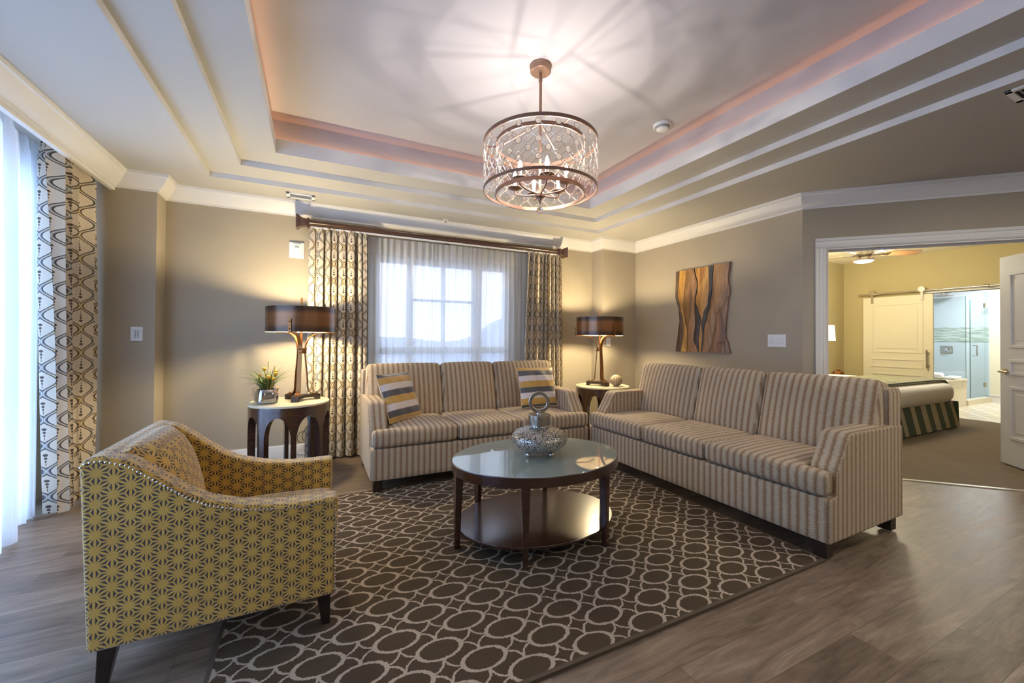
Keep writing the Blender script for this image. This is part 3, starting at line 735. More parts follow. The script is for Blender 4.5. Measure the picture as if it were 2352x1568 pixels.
# throw pillows
def pillow(name, label, loc, wdir, hdir, sz, flip=1):
    b = MB(); n = 22; w, h = sz; th = .115
    g = {}
    for side in (1, -1):
        for i in range(n + 1):
            for j in range(n + 1):
                if side < 0 and (i in (0, n) or j in (0, n)): g[(side, i, j)] = g[(1, i, j)]; continue
                u, v = 2 * i / n - 1, 2 * j / n - 1
                k = (max(0, 1 - abs(u) ** 3.2) * max(0, 1 - abs(v) ** 3.2)) ** .55
                pin = 1 - .045 * (1 - (u * u)) * abs(v) ** 3; piv = 1 - .045 * (1 - v * v) * abs(u) ** 3
                g[(side, i, j)] = b.bm.verts.new((u * w / 2 * piv, side * th / 2 * k + .004 * math.sin(9 * u + 5 * v) * k, v * h / 2 * pin))
        for i in range(n):
            for j in range(n): b.bm.faces.new([g[(side, i, j)], g[(side, i + 1, j)], g[(side, i + 1, j + 1)], g[(side, i, j + 1)]])
    root = thing(name, label, 'pillow', loc, 0, 'striped throw pillows')
    wd = Vector(wdir).normalized(); hd = (Vector(hdir) - wd * Vector(hdir).dot(wd)).normalized(); nd = wd.cross(hd)
    # local x = width, local z = height, local y = -facing
    R3 = Matrix((wd, -nd, hd)).transposed()
    o = b.build('cushion_cover', 'pillow', root, uvfun=lambda p, n_: (p.x, p.z * flip + .4))
    edge = []
    for i in range(n): edge.append((i, 0))
    for j in range(n): edge.append((n, j))
    for i in range(n, 0, -1): edge.append((i, n))
    for j in range(n, 0, -1): edge.append((0, j))
    pts = []
    for i, j in edge:
        u, v = 2 * i / n - 1, 2 * j / n - 1
        pin = 1 - .045 * (1 - (u * u)) * abs(v) ** 3; piv = 1 - .045 * (1 - v * v) * abs(u) ** 3
        pts.append((u * w / 2 * piv, 0, v * h / 2 * pin))
    e = MB().tube(pts, .0045, 6, True).build('piping', plain('pillow_piping', C(206, 180, 136), 0.6), root)
    root.matrix_world = Matrix.Translation(loc) @ R3.to_4x4()
    return root
pillow('throw_pillow', 'gold, grey and cream striped pillow tipped against the sofa arm by the curtain', (.675, 3.615, .695), (.77, .64, .0), (-.30, .22, .906), (.42, .42))
pillow('throw_pillow', 'gold, grey and cream striped pillow upright near the corner side table', (2.07, 3.645, .705), (1, .06, -.01), (0, .26, .96), (.44, .41), -1)

# ------------------------------------------------------------------ coffee table
CT = (1.258, 2.215)
ct = thing('coffee_table', 'oval dark wood coffee table with glass top and lower shelf', 'table', (*CT, RUGZ))
ax, ay = .537, .413
def ell(b, rx, ry, z0, z1, seg=72, inner=None):
    prof = [(1.0, z0), (1.0, z1)]
    if inner is None: b.lathe(prof, seg, ex=(rx, ry))
    else:
        ix, iy = inner
        V = [[b.bm.verts.new((x * math.cos(2 * PI * i / seg), y * math.sin(2 * PI * i / seg), z)) for i in range(seg)] for x, y, z in ((rx, ry, z0), (rx, ry, z1), (ix, iy, z1), (ix, iy, z0))]
        for j in range(4):
            A, B = V[j], V[(j + 1) % 4]
            for i in range(seg): b.bm.faces.new((A[i], A[(i + 1) % seg], B[(i + 1) % seg], B[i]))
    return b
T = .472
ell(MB(), ax, ay, T - .058, T - .004, inner=(ax - .022, ay - .022)).build('apron', 'espresso', ct, bevel=.002)
ell(MB(), ax - .003, ay - .003, T - .008, T).build('glass_top', 'tableglass', ct, bevel=.002)
ell(MB(), ax - .023, ay - .023, T - .03, T - .0085).build('top_board', 'espresso', ct)
ell(MB(), ax - .032, ay - .032, .083, .099).build('shelf', 'espresso', ct, bevel=.003)
for k in range(6):
    a = k * PI / 3; cx, cy = (ax - .008) * math.cos(a), (ay - .006) * math.sin(a)
    b = MB(); dirn = math.atan2(math.sin(a) / ay, math.cos(a) / ax)
    V = []
    for z, w, d in ((0, .026, .026), (.2, .034, .032), (T - .05, .048, .042)):
        V.append([b.bm.verts.new((p[0], p[1], z)) for p in [(-d + .0, -w / 2), (0.004, -w / 2), (0.004, w / 2), (-d, w / 2)]])
    for j in range(2):
        for i in range(4): b.bm.faces.new((V[j][i], V[j][(i + 1) % 4], V[j + 1][(i + 1) % 4], V[j + 1][i]))
    b.bm.faces.new(V[0][::-1]); b.bm.faces.new(V[-1])
    b.xf(Matrix.Translation((cx, cy, 0)) @ Matrix.Rotation(dirn, 4, 'Z')); b.build('leg', 'espresso', ct, smooth=False, bevel=.002)
# vase on it
vz = RUGZ + T + .001
va = thing('lidded_vase', 'squat pebbled silver vase with a ring handle on the coffee table', 'vase', (1.262, 2.198, vz), math.radians(-24))
prof = [(0.0, .026), (.05, .026), (.10, .034), (.145, .052), (.168, .078), (.174, .098), (.168, .122), (.145, .146), (.11, .160), (.076, .167), (.064, .173), (.060, .182), (.060, .196)]
MB().lathe(prof, 56).build('body', 'vase', va)
MB().lathe([(.06, .186), (.068, .186), (.069, .190), (.069, .246), (.066, .250), (.0, .250)], 48).build('lid', 'silver', va)
MB().lathe([(.0, .249), (.016, .249), (.013, .262), (.016, .272), (0, .272)], 20, ex=(1.1, .8)).build('handle_stem', 'silver', va)
rg = MB(); RR = .056; n = 48; cs = [(-.011, -.010), (.011, -.010), (.011, .010), (-.011, .010)]
rings = []
for i in range(n):
    a = 2 * PI * i / n; rings.append([rg.bm.verts.new(((RR + q[0]) * math.cos(a), q[1], .322 + (RR + q[0]) * math.sin(a))) for q in cs])
for i in range(n):
    for k in range(4): rg.bm.faces.new((rings[i][k], rings[(i + 1) % n][k], rings[(i + 1) % n][(k + 1) % 4], rings[i][(k + 1) % 4]))
rg.build('ring_handle', 'silver', va, bevel=.003)
for k in range(4):
    a = PI / 4 + k * PI / 2; MB().ball((.098 * math.cos(a), .098 * math.sin(a), .0165), .0165).build('ball_foot', 'silver', va)

# ------------------------------------------------------------------ armchair (faces +x)
ch = thing('armchair', 'mustard armchair in starburst fabric with nailhead trim and sloping arms', 'armchair', (-.69, 1.82, .0))
D, CWd = .785, .68       # depth, width
top = [(.782, .545), (.69, .543), (.59, .546), (.459, .565), (.352, .600), (.288, .638), (.214, .700), (.12, .776), (.054, .798), (.018, .796), (.0, .777)]
side = [(.025, .15), (.775, .15)] + [(.788, .53)] + top
def smooth_top(t): return t
for y0, y1 in ((0, .095), (CWd - .095, CWd)):
    MB().prism(side, y0, y1, 'y').build('arm', 'star', ch, bevel=.02, seg=4, ang=60)
bk = MB(); bk.prism([(.025, .15), (.12, .15), (.12, .70), (.115, .77), (.054, .797), (.018, .796), (.0, .777)], .085, CWd - .085, 'y'); bk.build('back', 'star', ch, bevel=.01, seg=2, ang=60)
IB = [(.03, .70), (.045, .775), (.06, .797), (.10, .802), (.135, .79), (.165, .755), (.190, .70), (.212, .63), (.232, .55), (.25, .46), (.262, .37), (.262, .31)]
b = MB(); nyy = 24; rows = []
for i in range(nyy + 1):
    y = .088 + (CWd - .176) * i / nyy; q = 2 * i / nyy - 1; k = 1 - abs(q) ** 3
    rows.append([b.bm.verts.new((x - .045 * (1 - k) * (1 if 3 < m else 0) + (.022 * k * math.sin(PI * (m - 3) / 8) if m > 3 else 0), y, z - (.012 * (1 - k) if 1 < m < 6 else 0))) for m, (x, z) in enumerate(IB)])
for i in range(nyy):
    for m in range(len(IB) - 1): b.bm.faces.new((rows[i][m], rows[i + 1][m], rows[i + 1][m + 1], rows[i][m + 1]))
b.bm.faces.new(rows[0]); b.bm.faces.new(rows[-1][::-1])
b.build('back_cushion', 'star', ch, ang=60)
MB().box(.08, .772, .088, CWd - .088, .15, .32).build('seat_rail', 'star', ch, smooth=False, bevel=.008)
MB().rbox(.17, .792, .098, CWd - .098, .30, .408, .045, 10, (.008, 0, .034)).build('seat_cushion', 'star', ch, ang=60)
for x, y in ((.735, .055), (.735, CWd - .055), (.07, .055), (.07, CWd - .055)):
    b = MB(); V = []; sx = .012 if x > .4 else -.02
    for z, w, o in ((0, .030, sx), (.155, .054, 0)): V.append([b.bm.verts.new((x + o + p * w / 2, y + q * w / 2, z)) for p, q in ((-1, -1), (1, -1), (1, 1), (-1, 1))])
    for i in range(4): b.bm.faces.new((V[0][i], V[0][(i + 1) % 4], V[1][(i + 1) % 4], V[1][i]))
    b.bm.faces.new(V[0][::-1]); b.bm.faces.new(V[1]); o = b.build('leg', 'legwood', ch, smooth=False, bevel=.003)
    if x > .4: o.location.z = RUGZ; o.scale.z = (.155 - RUGZ) / .155
nb = MB()
def studs(path, step=.0135):
    P = [Vector(p) for p in path]; acc = 0.0
    for a, c in zip(P, P[1:]):
        L = (c - a).length; t = acc
        while t < L: nb.ico(a + (c - a) * (t / L), .0048, 1); t += step
        acc = t - L
for y in (.0, CWd):
    path = [(x, y, z - .016) for x, z in top]
    path = [(.778, y, z) for z in (.17, .50)] + [(.772, y, .529)] + path[1:]
    studs(path)
studs([(.012, y, .783) for y in (.02, CWd - .02)])
nb.build('nailhead_trim', 'nail', ch)

# ------------------------------------------------------------------ end tables
def make_end_table():
    r = thing('side_table', 'round side table', 'side table')
    R = .305; Hh = .652; nA = 8; seg = 192
    MB().lathe([(0, Hh - .018), (R + .004, Hh - .018), (R + .006, Hh - .014), (R + .006, Hh - .003), (R + .003, Hh), (0, Hh)], 72).build('stone_top', 'stone', r)
    b = MB(); ri = R - .055; zt = Hh - .018
    zs = []
    for i in range(seg):
        a = ((i + .5) / seg * nA) % 1.0; u = abs(a - .5) * 2      # 0 at arch centre, 1 at pier centre
        wA = .80
        zs.append(0.0 if u > wA else zt - .075 - (.16 * (1 - math.sqrt(max(0, 1 - (u / wA) ** 2)))))
    def hcol(i):
        return zs[i % seg]
    for i in range(seg):
        a0, a1 = 2 * PI * i / seg, 2 * PI * (i + 1) / seg
        u = abs(((i + .5) / seg * nA) % 1.0 - .5) * 2
        pier = u > .80
        def pt(rad, a, z): return (rad * math.cos(a), rad * math.sin(a), z)
        def zedge(k):
            uu = abs((k / seg * nA) % 1.0 - .5) * 2
            return zt - .075 - .16 * (1 - math.sqrt(max(0, 1 - min(1, uu / .80) ** 2)))
        zl, zr = (0, 0) if pier else (zedge(i), zedge(i + 1))
        b.quad(pt(R, a0, zl), pt(R, a1, zr), pt(R, a1, zt), pt(R, a0, zt))
        b.quad(pt(ri, a1, zr), pt(ri, a0, zl), pt(ri, a0, zt), pt(ri, a1, zt))
        b.quad(pt(ri, a0, zl), pt(ri, a1, zr), pt(R, a1, zr), pt(R, a0, zl))
        un = abs(((i + 1.5) / seg * nA) % 1.0 - .5) * 2
        if pier != (un > .80):
            zz = zedge(i + 1)
            b.quad(pt(ri, a1, 0), pt(R, a1, 0), pt(R, a1, zt - .235 if False else zz), pt(ri, a1, zz))
    bmesh.ops.remove_doubles(b.bm, verts=b.bm.verts[:], dist=1e-5)
    b.build('arcade_base', 'espresso', r, ang=30)
    return r
T1 = (-.18, 3.985); T2 = (3.096, 3.89)
et = make_end_table(); et.location = (*T1, 0); et.rotation_euler = (0, 0, math.radians(8)); et2 = copy_tree(et); et2.location = (*T2, 0); et2.rotation_euler = (0, 0, math.radians(14))
tag(et, 'round arcaded dark wood side table holding the potted grasses', 'side table', 'round side tables'); tag(et2, 'round arcaded dark wood side table in the corner between the sofas', 'side table', 'round side tables')

# ------------------------------------------------------------------ lamps
def make_lamp():
    r = thing('table_lamp', 'lamp', 'lamp')
    # three-armed base slab with feet
    b = MB(); seg = 12
    outer = []
    for k in range(3):
        a = k * 2 * PI / 3
        c, s_ = math.cos(a), math.sin(a)
        for (d, q) in ((.155, -.028), (.155, .028)): outer.append((c * d - s_ * q, s_ * d + c * q))
        a2 = a + PI / 3; outer.append((math.cos(a2) * .045, math.sin(a2) * .045))
    b.prism(outer, .018, .044, 'z')
    for k in range(3):
        a = k * 2 * PI / 3; c, s_ = math.cos(a), math.sin(a)
        b.prism([(c * d - s_ * q, s_ * d + c * q) for d, q in ((.115, -.028), (.155, -.028), (.155, .028), (.115, .028))], 0, .02, 'z')
    b.build('base', 'darkbronze', r, smooth=False, bevel=.002)
    for k in range(3):
        a = k * 2 * PI / 3; c, s_ = math.cos(a), math.sin(a)
        P = [(.135, .048), (.10, .048), (.068, .060), (.056, .095), (.052, .16), (.046, .25), (.036, .34), (.031, .40), (.031, .45), (.040, .50), (.075, .555), (.14, .587), (.22, .590), (.283, .590)]
        # smooth it
        Q = P
        for _ in range(2):
            q2 = [Q[0]]
            for p0, p1 in zip(Q, Q[1:]): q2 += [(p0[0] * .75 + p1[0] * .25, p0[1] * .75 + p1[1] * .25), (p0[0] * .25 + p1[0] * .75, p0[1] * .25 + p1[1] * .75)]
            Q = q2 + [Q[-1]]
        pts = [(c * d, s_ * d, z) for d, z in Q]; n = len(pts)
        b = MB().strap(pts, (-s_, c, 0), [.042 - .012 * min(1, i / (n * .55)) - .008 * max(0, (i / n - .6)) for i in range(n)], .007)
        stp = b.build('strap', 'bronze', r, ang=50)
        b = MB().strap([(c * .2835, s_ * .2835, .582), (c * .2835, s_ * .2835, .70)], (-s_, c, 0), .022, .007)
        b.build('shade_bracket', 'bronze', r)
        for d, z, q in ((.289, .615, .007), (.289, .675, .007), (.038, .415, .008), (.038, .442, .008), (.125, .055, .009)): MB().ico((c * d, s_ * d, z), q, 2).build('rivet', 'bronze', stp)
    MB().lathe([(0, .405), (.028, .405), (.028, .452), (0, .452)], 20).build('collar', 'bronze', r)
    MB().cyl((0, 0, .44), (0, 0, .66), .009, .009, 12).build('stem', 'bronze', r)
    MB().lathe([(0, .84), (.006, .84), (.007, .87), (.010, .885), (.004, .895), (0, .895)], 14).build('finial', 'bronze', r)
    R = .275
    b = MB(); b.lathe([(R, .592), (R, .806)], 72, closed=False)
    for fc in [q for q in b.bm.faces if len(q.verts) > 4]: b.bm.faces.remove(fc)
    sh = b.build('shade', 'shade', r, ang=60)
    b = MB(); b.lathe([(R - .003, .591), (R - .003, .807)], 72)
    for fc in [q for q in b.bm.faces if len(q.verts) > 4]: b.bm.faces.remove(fc)
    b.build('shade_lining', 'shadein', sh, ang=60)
    b = MB()
    for k in range(3):
        a = k * 2 * PI / 3 + .5; b.cyl((0, 0, .80), (R * math.cos(a), R * math.sin(a), .80), .003, .003, 6)
    b.cyl((0, 0, .66), (0, 0, .845), .004, .004, 8); b.build('spider', 'bronze', r)
    MB().ball((0, 0, .70), .028, sz=1.35).build('bulb', 'lampbulb', r)
    return r
Lp1 = (-.10, 4.02, .6535); Lp2 = (3.068, 3.905, .6535)
lamp = make_lamp(); lamp.location = Lp1; lamp.rotation_euler = (0, 0, math.radians(-106))
lamp2 = copy_tree(lamp); lamp2.location = Lp2; lamp2.rotation_euler = (0, 0, math.radians(-93))
tag(lamp, 'bronze table lamp with a wide mica drum shade beside the potted grasses', 'lamp', 'bronze table lamps')
tag(lamp2, 'bronze table lamp with a wide mica drum shade beside the ribbed ball', 'lamp', 'bronze table lamps')
# ribbed ball
rb = thing('decorative_ball', 'small ribbed gold and brown ball on the corner side table', 'ornament', (3.19, 3.75, .6535))
b = MB(); n = 72
prof = [(.066 * math.sin(PI * i / 16), .066 - .066 * math.cos(PI * i / 16)) for i in range(1, 16)]
b.lathe([(.001, 0)] + prof + [(.001, .132)], n)
for v in b.bm.verts:
    rr_ = math.hypot(v.co.x, v.co.y)
    if rr_ > .004:
        k = 1 + .05 * math.cos(18 * math.atan2(v.co.y, v.co.x)); v.co.x *= k; v.co.y *= k
b.build('ball', 'ball', rb, ang=80)
# potted grasses
pl = thing('potted_plant', 'silver pot of grasses and yellow flowers on the side table', 'plant', (-.35, 3.93, .6535), math.radians(20))
MB().lathe([(0, 0), (.062, 0), (.074, .006), (.080, .03), (.077, .075), (.068, .112), (.066, .115), (.062, .112), (.064, .09), (0, .09)], 64, sq=3.6).build('pot', 'chrome', pl)
rr = random.Random(5); b = MB()
for i in range(110):
    a = rr.uniform(0, 2 * PI); L = rr.uniform(.12, .25); out = rr.uniform(.5, 1.2)
    base = Vector((rr.uniform(-.035, .035), rr.uniform(-.035, .035), .10)); d = Vector((math.cos(a), math.sin(a), 0))
    pts = [base + d * (L * out * t ** 1.5) + Vector((0, 0, L * (1.2 - .62 * out * t) * t)) for t in (0, .25, .5, .75, 1)]
    b.strap(pts, (-d.y, d.x, .0), [.007, .008, .007, .004, .0008], .0007)
b.build('grass_foliage', 'leaf', pl)
for (x, y, z, r_) in ((-.03, -.05, .285, .015), (.05, -.06, .24, .016), (-.065, -.05, .235, .014), (-.01, -.085, .22, .017), (.06, -.02, .262, .013), (.025, -.09, .205, .015)):
    q = MB().ico((x, y, z), r_, 3); q.tube([(x * .4, y * .4, .10), (x * .8, y * .8, .17), (x, y, z)], .0015, 5); q.build('flower', 'flower', pl)
for (x, y, z) in ((.01, .0, .34), (-.01, .02, .29), (.06, 0, .30)):
    q = MB().tube([(x * .3, y * .3, .10), (x * .7, y, .2), (x, y, z)], .0012, 5)
    for t in range(8): q.ico((x, y, z - .006 * t), .004, 1, (1, 1, 1.4))
    q.build('seed_spike', 'spike', pl)
for (a, z) in ((math.radians(200), .112), (math.radians(300), .118), (math.radians(345), .095)):
    d = Vector((math.cos(a), math.sin(a), 0)); P = [Vector((0, 0, z)) + d * s_ + Vector((0, 0, h)) for s_, h in ((.04, .0), (.075, .03), (.10, .035), (.115, .01), (.105, -.02), (.12, -.03))]
    MB().strap(bez(P[0], P[1], P[2], P[3], 8) + [P[4], P[5]], (-d.y, d.x, 0), .016, .002).build('dried_curl', 'curl', pl)

# ------------------------------------------------------------------ curtains
def cloth(name, mat, p0, p1, q0, q1, z0, z1, nf, amp, nrm, seed, pinch=.11, ns=220, parent=None, headamp=.55):
    """a gathered curtain hung between p0 and p1 (top, x/y) and q0,q1 (hem)"""
    b = MB(); r = random.Random(seed); nz = 26
    P0, P1, Q0, Q1 = (Vector((*p, 0)) for p in (p0, p1, q0, q1)); N = Vector((*nrm, 0)).normalized()
    phs = [r.uniform(0, 2 * PI) for _ in range(4)]; ws = [r.uniform(.45, 1.5) for _ in range(4 * nf)]
    # warp the spacing of the folds
    knots = [0.0]
    for w in ws[:nf]: knots.append(knots[-1] + w)
    def fold(s):
        x = s * knots[-1]; k = 0
        while k < nf - 1 and x > knots[k + 1]: k += 1
        return k + (x - knots[k]) / (knots[k + 1] - knots[k])
    L = b.bm.loops.layers.uv.verify()
    zs = [z0 + (z1 - z0) * (1 - (1 - j / nz) ** 1.25) for j in range(nz + 1)]
    grid = []; U = []
    mid = []
    for i in range(ns + 1):
        s = i / ns; fo = fold(s); col = []
        for j, z in enumerate(zs):
            t = (z - z0) / (z1 - z0); base = (Q0.lerp(Q1, s)).lerp(P0.lerp(P1, s), t)
            hd = min(1.0, (z1 - z) / pinch); hd = hd * hd * (3 - 2 * hd)
            k = headamp + (1 - headamp) * hd
            o = amp * k * (math.sin(2 * PI * fo + .35 * math.sin(3 * t + phs[0])) * (.85 + .3 * math.sin(fo * 1.9 + phs[1])) + .22 * hd * math.sin(4 * PI * fo + phs[2] + 1.5 * t) + .3 * (1 - hd) * math.sin(6 * PI * fo))
            slide = amp * .35 * math.cos(2 * PI * fo + 1.0 + phs[3]) * (P1 - P0).normalized()
            p = base + N * o + slide * hd; p.z = z
            col.append(b.bm.verts.new(p))
        grid.append(col)
    um = [0.0]; jm = nz // 3
    for i in range(ns): um.append(um[-1] + (grid[i + 1][jm].co - grid[i][jm].co).length)
    for i in range(ns):
        for j in range(nz):
            fc = b.bm.faces.new((grid[i][j], grid[i + 1][j], grid[i + 1][j + 1], grid[i][j + 1]))
            for lp, (ii, jj) in zip(fc.loops, ((i, j), (i + 1, j), (i + 1, j + 1), (i, j + 1))): lp[L].uv = (um[ii], zs[jj])
    return b.build(name, mat, parent, uv=True, uvfun=False, ang=80, recalc=False)
tag(cloth('drape', 'drape', (-.045, 4.44), (.50, 4.44), (-.06, 4.40), (.515, 4.40), .02, 2.285, 8, .042, (0, -1), 11), 'ogee print drape behind the lamp and the potted grasses', 'curtain', 'ogee print drapes')
tag(cloth('drape', 'drape', (2.37, 4.44), (2.855, 4.44), (2.28, 4.42), (2.89, 4.42), .02, 2.285, 8, .04, (0, -1), 23), 'ogee print drape hanging over the corner of the window sofa', 'curtain', 'ogee print drapes')
tag(cloth('drape', 'drape', (-1.555, 3.62), (-1.55, 4.28), (-1.53, 3.74), (-1.54, 4.27), .02, 2.46, 4, .058, (1, 0), 31, ns=320, headamp=.9), 'tall ogee print drape gathered by the sliding door behind the armchair', 'curtain', 'ogee print drapes')
tag(cloth('sheer_curtain', 'sheer', (.46, 4.515), (1.345, 4.515), (.46, 4.515), (1.335, 4.515), .02, 2.27, 13, .014, (0, -1), 41, ns=300), 'white sheer curtain at the window, panel next to the lamp with the grasses', 'curtain', 'sheer curtains')
tag(cloth('sheer_curtain', 'sheer', (1.335, 4.505), (2.42, 4.515), (1.325, 4.505), (2.42, 4.515), .02, 2.27, 15, .014, (0, -1), 43, ns=320), 'white sheer curtain at the window, panel nearer the corner of the room', 'curtain', 'sheer curtains')
tag(cloth('sheer_curtain', 'sheerdense', (-1.60, .25), (-1.60, 3.42), (-1.575, .25), (-1.555, 3.42), .015, 2.46, 24, .042, (1, 0), 47, ns=420), 'long white sheer curtain across the sliding door, over the second sheer', 'curtain', 'sheer curtains')
tag(cloth('sheer_curtain', 'sheerdense', (-1.66, 3.28), (-1.655, 3.80), (-1.65, 3.28), (-1.645, 3.80), .015, 2.46, 7, .02, (1, 0), 53, ns=160), 'narrow white sheer curtain tucked beside the tall drape', 'curtain', 'sheer curtains')
# rod with square finials
rd = thing('curtain_rod', 'dark wood curtain rod with flared square finials above the window', 'curtain rod', (0, 4.44, 2.318))
b = MB(); seg = 48
b.bm.verts.ensure_lookup_table()
ringv = []
for x in (-.05, 2.81):
    ringv.append([b.bm.verts.new((x, (.029 + .0022 * math.cos(12 * 2 * PI * i / seg)) * math.cos(2 * PI * i / seg), (.029 + .0022 * math.cos(12 * 2 * PI * i / seg)) * math.sin(2 * PI * i / seg))) for i in range(seg)])
for i in range(seg): b.bm.faces.new((ringv[0][i], ringv[0][(i + 1) % seg], ringv[1][(i + 1) % seg], ringv[1][i]))
b.build('rod', 'rodwood', rd)
def finial(x0, sg):
    b = MB(); prev = None
    for d, w, in ((0, .034), (.012, .044), (.02, .044), (.024, .032), (.045, .034), (.075, .044), (.098, .060), (.112, .066), (.118, .058)):
        cur = [b.bm.verts.new((x0 + sg * d, p * w, q * w)) for p, q in ((-1, -1), (1, -1), (1, 1), (-1, 1))]
        if prev:
            for i in range(4): b.bm.faces.new((prev[i], prev[(i + 1) % 4], cur[(i + 1) % 4], cur[i]))
        else: b.bm.faces.new(cur)
        prev = cur
    b.bm.faces.new(prev[::-1]); b.build('finial', 'rodwood', rd, smooth=False, bevel=.003)
finial(-.05, -1); finial(2.81, 1)
for x in (-.02, 1.38, 2.78): MB().box(x - .015, x + .015, .0, .13, -.012, .012).box(x - .025, x + .025, .115, .13, -.06, .04).build('bracket', 'rodwood', rd, smooth=False)
MB().box(-.04, 2.80, -.012, .012, -.045, -.03).build('track', 'plastic', rd, smooth=False)

# ------------------------------------------------------------------ wooden relief panel on the art wall
ar = thing('wood_relief_panel', 'carved wooden wall art of flowing brown and gold strips', 'wall art', (XR - .002, 3.617, 1.058), -PI / 2)
# local x runs along the wall towards the doorway, local z up, local -y out of the wall
AW, AH = .732, .978
def curve(pts, t):
    for (a, x), (c, y) in zip(pts, pts[1:]):
        if a <= t <= c:
            k = (t - a) / (c - a); k = k * k * (3 - 2 * k); return x + (y - x) * k
    return pts[-1][1]
BND = [
 [(0, .0), (.3, -.01), (.5, .06), (.62, .075), (.75, .045), (1, .0)],
 [(0, .085), (.3, .058), (.45, .10), (.6, .155), (.8, .165), (1, .115)],
 [(0, .225), (.3, .175), (.45, .15), (.6, .19), (.75, .235), (1, .225)],
 [(0, .365), (.25, .31), (.45, .375), (.6, .345), (.75, .295), (1, .36)],
 [(0, .372), (.2, .43), (.4, .385), (.55, .39), (.66, .395), (.85, .36), (1, .452)],
 [(0, .376), (.2, .435), (.4, .39), (.5, .44), (.62, .50), (.72, .47), (.85, .45), (1, .458)],
 [(0, .635), (.25, .655), (.42, .625), (.55, .545), (.66, .51), (.8, .52), (1, .505)],
 [(0, .72), (.25, .70), (.45, .66), (.6, .60), (.72, .555), (.85, .545), (1, .515)],
 [(0, .992), (.18, .962), (.33, .992), (.45, .90), (.58, .765), (.72, .735), (.85, .70), (1, .645)],
 [(0, 1.0), (.18, .97), (.33, 1.0), (.42, .965), (.5, .955), (.65, .935), (.8, .925), (.92, .975), (1, 1.005)],
]
ACOL = [(C(70, 54, 44), C(96, 74, 58), C(130, 104, 80)), (C(150, 104, 40), C(196, 146, 66), C(214, 172, 96)), (C(112, 82, 50), C(146, 108, 66), C(170, 132, 90)), (C(128, 90, 54), C(160, 120, 82), C(190, 150, 110)),
        (C(40, 40, 44), C(62, 58, 56), C(90, 80, 70)), (C(150, 104, 56), C(190, 144, 84), C(214, 170, 100)), (C(50, 52, 56), C(70, 68, 68), C(104, 92, 78)), (C(120, 92, 66), C(152, 120, 90), C(182, 146, 110)), (C(100, 76, 58), C(136, 106, 84), C(160, 128, 104))]
AM = [m_art('carved_wood_%s' % w, c) for w, c in zip(('umber', 'gold', 'olive', 'tan', 'ink', 'honey', 'slate', 'sand', 'walnut'), ACOL)]
depths = [.018, .026, .022, .027, .020, .016, .028, .020, .025]
for k in range(9):
    b = MB(); n = 56; rows = []
    for i in range(n + 1):
        t = i / n; a = curve(BND[k], t) * AW; c = max(a + .0015, curve(BND[k + 1], t) * AW); z = (1 - t) * AH; w = c - a; d = depths[k]
        ed = min(.008, w * .25)
        rows.append([b.bm.verts.new(p) for p in ((a, 0, z), (a, -d + .006, z), (a + ed, -d, z), ((a + c) / 2, -d - min(.004, w * .05), z), (c - ed, -d, z), (c, -d + .006, z), (c, 0, z))])
    for i in range(n):
        for j in range(6): b.bm.faces.new((rows[i][j], rows[i][j + 1], rows[i + 1][j + 1], rows[i + 1][j]))
    b.bm.faces.new(rows[0]); b.bm.faces.new(rows[-1][::-1])
    b.build('carved_strip', AM[k], ar, ang=50, uvfun=lambda p, nn: (p.x, p.z))
sg = MB(); sg.tube([(.60, -.0305, .10), (.615, -.0305, .125), (.63, -.0305, .105), (.645, -.0305, .125), (.66, -.0305, .108), (.68, -.0305, .122)], .0016, 5)
sg.tube([(.62, -.0305, .075), (.65, -.0305, .088), (.685, -.0305, .092)], .0014, 5); sg.build('signature', plain('ink', C(44, 38, 36), .6), ar)

# ------------------------------------------------------------------ wall plates, vents, detector
def plate_x(name, label, loc, rz, w, h, rockers, cat='switch', group=None):
    r = thing(name, label, cat, loc, rz, group)
    MB().box(-w / 2, w / 2, -.006, 0, -h / 2, h / 2).build('plate', 'plastic', r, smooth=False, bevel=.003)
    for x in rockers: 
        MB().prism([(-.0065, -.034), (-.010, .0), (-.0125, .034), (-.005, .034), (-.005, -.034)], x - .016, x + .016, 'x').build('rocker', 'plastic', r, smooth=False, bevel=.001)
    return r
plate_x('light_switch', 'white triple rocker switch plate beside the wooden art panel', (XR - .001, 2.408, 1.197), -PI / 2, .172, .122, (-.047, 0, .047))
ps = plate_x('wall_plate', 'white wall plate with a printed keypad near the tall drape', (-1.306, 4.339, 1.219), 0, .078, .118, (), 'wall plate')
kb = MB()
for i in range(5):
    for j in range(2): kb.box(-.014 + j * .018, -.002 + j * .018, -.0075, -.005, -.03 + i * .013, -.023 + i * .013)
kb.build('keypad', 'plasticgrey', ps, smooth=False)
th = thing('thermostat', 'white square thermostat on the wall above the lamp with the grasses', 'thermostat', (-.164, YB - .001, 2.064))
MB().box(-.066, .066, -.012, 0, -.079, .079).build('back_plate', 'plastic', th, smooth=False, bevel=.003)
MB().box(-.036, .04, -.026, -.011, -.062, .062).build('cover', 'plastic', th, smooth=False, bevel=.003)
MB().box(-.016, .022, -.027, -.0255, .022, .044).build('display', 'screen', th, smooth=False)
ot = thing('outlet', 'white outlet with a plugged cord under the side table', 'outlet', (-.03, YB - .001, .42))
MB().box(-.036, .036, -.006, 0, -.058, .058).build('plate', 'plastic', ot, smooth=False, bevel=.003)
MB().box(-.014, .014, -.04, -.006, -.035, -.005).build('plug', 'plastic', ot, smooth=False, bevel=.003)
